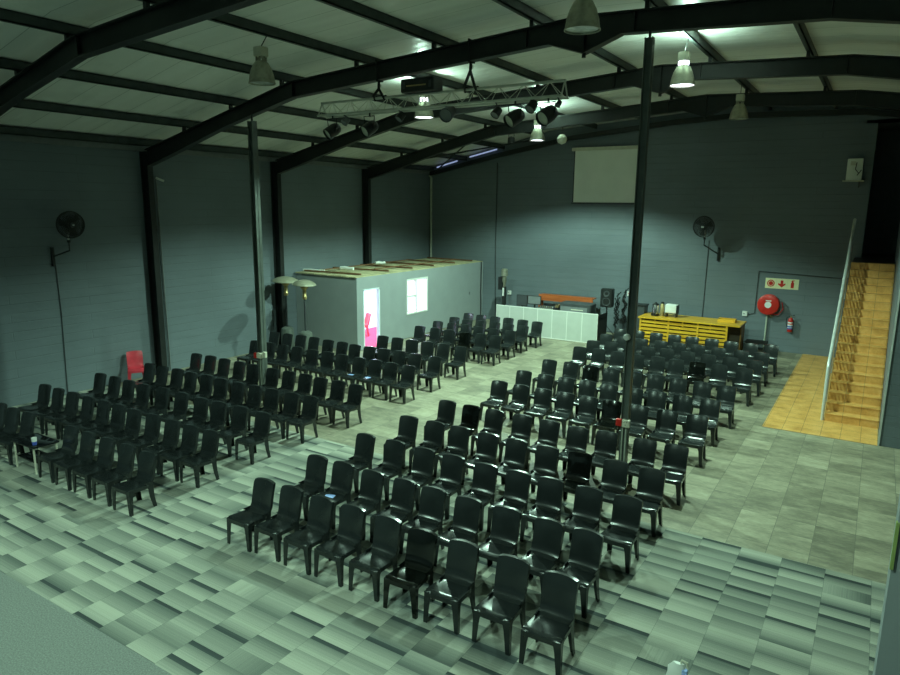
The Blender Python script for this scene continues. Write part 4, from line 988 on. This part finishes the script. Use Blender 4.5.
# ------------------------------------------------------------------ high-bay lamps
LCOL = (.61, 1.0, .77)
def lamp(x, y, zb, purx, on, label, watts=0):
    t = thing('high_bay_lamp', label, 'ceiling lamp', (x, y, zb+.60), 'high-bay lamps'); c = (x, y, zb); r = .222
    MB().lathe([(a*.88, b) for a, b in ((.09, .36), (.13, .33), (.185, .24), (.225, .13), (.245, .03), (.255, .0), (.267, .0), (.265, .012), (.255, .03), (.236, .135), (.197, .245), (.14, .34), (.10, .37))], c, 36).build('reflector_bell', 'reflector', t)
    MB().lathe([(.0, .026), (.214, .022)], c, 30).build('lamp_glass', 'lamp_on' if on else 'lamp_off', t)
    for k in range(6):
        a = 2*PI*k/6; MB().cbox((x+.085*math.cos(a), y+.085*math.sin(a), zb+.405), (.022, .022, .075)).build('vent_post', 'vent_on' if on else 'reflector', t, 0)
    MB().rbox((x, y, zb+.52), (.19, .19, .16), .02).build('gear_box', 'cream', t)
    zc = rz(purx)+.115
    MB().tube([(x, y, zb+.60), (x+(purx-x)*.5, y, (zb+.6+zc)/2), (purx, y, zc)], .009, 6).build('hanging_cord', 'black', t)
    if on and watts:
        def light(nm, typ, z, e, **kw):
            d = bpy.data.lights.new(nm, typ); d.energy = e; d.color = LCOL
            for a, b in kw.items(): setattr(d, a, b)
            o = bpy.data.objects.new(nm, d); COL.objects.link(o); o.location = (x, y, z); return o
        light('lamp_beam', 'SPOT', zb-.02, watts, spot_size=math.radians(142), spot_blend=.28, shadow_soft_size=.06)
        o = light('lamp_vent_glow', 'SPOT', zb+.63, watts*.10, spot_size=math.radians(172), spot_blend=.3, shadow_soft_size=.06); o.rotation_euler = (PI, 0, 0)
W = 1700
lamp(-9.41, 8.64, 6.75, -9.25, False, 'unlit bell-shaped warehouse lamp hanging over the front rows, nearer the fan wall')
lamp(-3.54, 8.70, 6.93, -3.42, False, 'large unlit bell lamp hanging close in front of the roof ridge')
lamp(-3.48, 13.61, 6.96, -3.42, True, 'lit bell-shaped lamp hanging just beyond the taller dark pole', W)
lamp(-3.42, 19.20, 6.96, -3.42, False, 'unlit bell-shaped lamp hanging before the back wall, nearer the stairs')
lamp(-9.15, 19.30, 6.66, -9.25, True, 'lit bell-shaped lamp hanging before the projection screen', W*1.25)
lamp(-9.40, 13.60, 6.72, -9.25, True, 'lit bell-shaped lamp seen through the lighting truss', W)
lamp(-3.50, 1.40, 6.90, -3.42, True, 'lit bell-shaped lamp over the stage end, nearer the stairs side', W*.6)
lamp(-9.40, 1.40, 6.80, -9.25, True, 'lit bell-shaped lamp over the stage end, nearer the fan wall', W*.6)
# cabin light
d = bpy.data.lights.new('cabin_tube_light', 'AREA'); d.shape = 'RECTANGLE'; d.size = .3; d.size_y = 6.0; d.energy = 330; d.color = (.72, .86, 1.0)
o = bpy.data.objects.new('cabin_tube_light', d); COL.objects.link(o); o.location = (-15.0, 20.3, CZ-.12)

# white bag at the bottom edge
t = thing('carrier_bag', 'white carrier bag with blue print standing on the striped carpet', 'bag', (-1.36, 6.30, 0))
mb = MB(); prof = [(0, .10, .05), (.12, .11, .06), (.25, .09, .045), (.33, .05, .02)]
vs = []; n = 14
for z, a, b in prof:
    for k in range(n):
        q = 2*PI*k/n; w = 1 + .12*math.sin(3*q+z*20); vs.append((-1.22+a*w*math.cos(q), 6.26+b*w*math.sin(q), z*.72))
fs = [tuple(range(n-1, -1, -1)), tuple(range(3*n, 4*n))]
for j in range(3):
    for k in range(n): fs.append((j*n+k, j*n+(k+1)%n, (j+1)*n+(k+1)%n, (j+1)*n+k))
mb.add(vs, fs).build('bag_body', 'white', t)
MB().cbox((-1.15, 6.24, .16), (.05, .05, .08)).build('blue_print', 'paleblue', t, 0)
MB().tube([(-1.20, 6.27, .225), (-1.19, 6.27, .27), (-1.14, 6.27, .26), (-1.13, 6.27, .20)], .012, 6).build('bag_handle', 'cream', t)

# ------------------------------------------------------------------ world, camera
w = bpy.data.worlds.new('World'); SC.world = w; w.use_nodes = True
w.node_tree.nodes['Background'].inputs[0].default_value = (.02, .025, .025, 1); w.node_tree.nodes['Background'].inputs[1].default_value = .3
cam = bpy.data.cameras.new('camera'); co = bpy.data.objects.new('camera', cam); COL.objects.link(co); SC.camera = co
yaw, pitch, roll, fpx = math.radians(32.339), math.radians(11.163), math.radians(.5999), 669.75
fw = V3((-math.sin(yaw)*math.cos(pitch), math.cos(yaw)*math.cos(pitch), -math.sin(pitch))); rt = V3((math.cos(yaw), math.sin(yaw), 0)); up = rt.cross(fw)
r2 = rt*math.cos(roll) + up*math.sin(roll); u2 = -rt*math.sin(roll) + up*math.cos(roll)
m = Matrix((r2, u2, -fw)).transposed().to_4x4(); m.translation = (0, 0, 4.7); co.matrix_world = m
cam.sensor_width = 36; cam.lens = 36*fpx/900; cam.clip_start = .05; cam.clip_end = 200
SC.view_settings.view_transform = 'Standard'; SC.view_settings.look = 'None'; SC.view_settings.gamma = 1; SC.view_settings.use_curve_mapping = False
SC.view_settings.exposure = 0.0
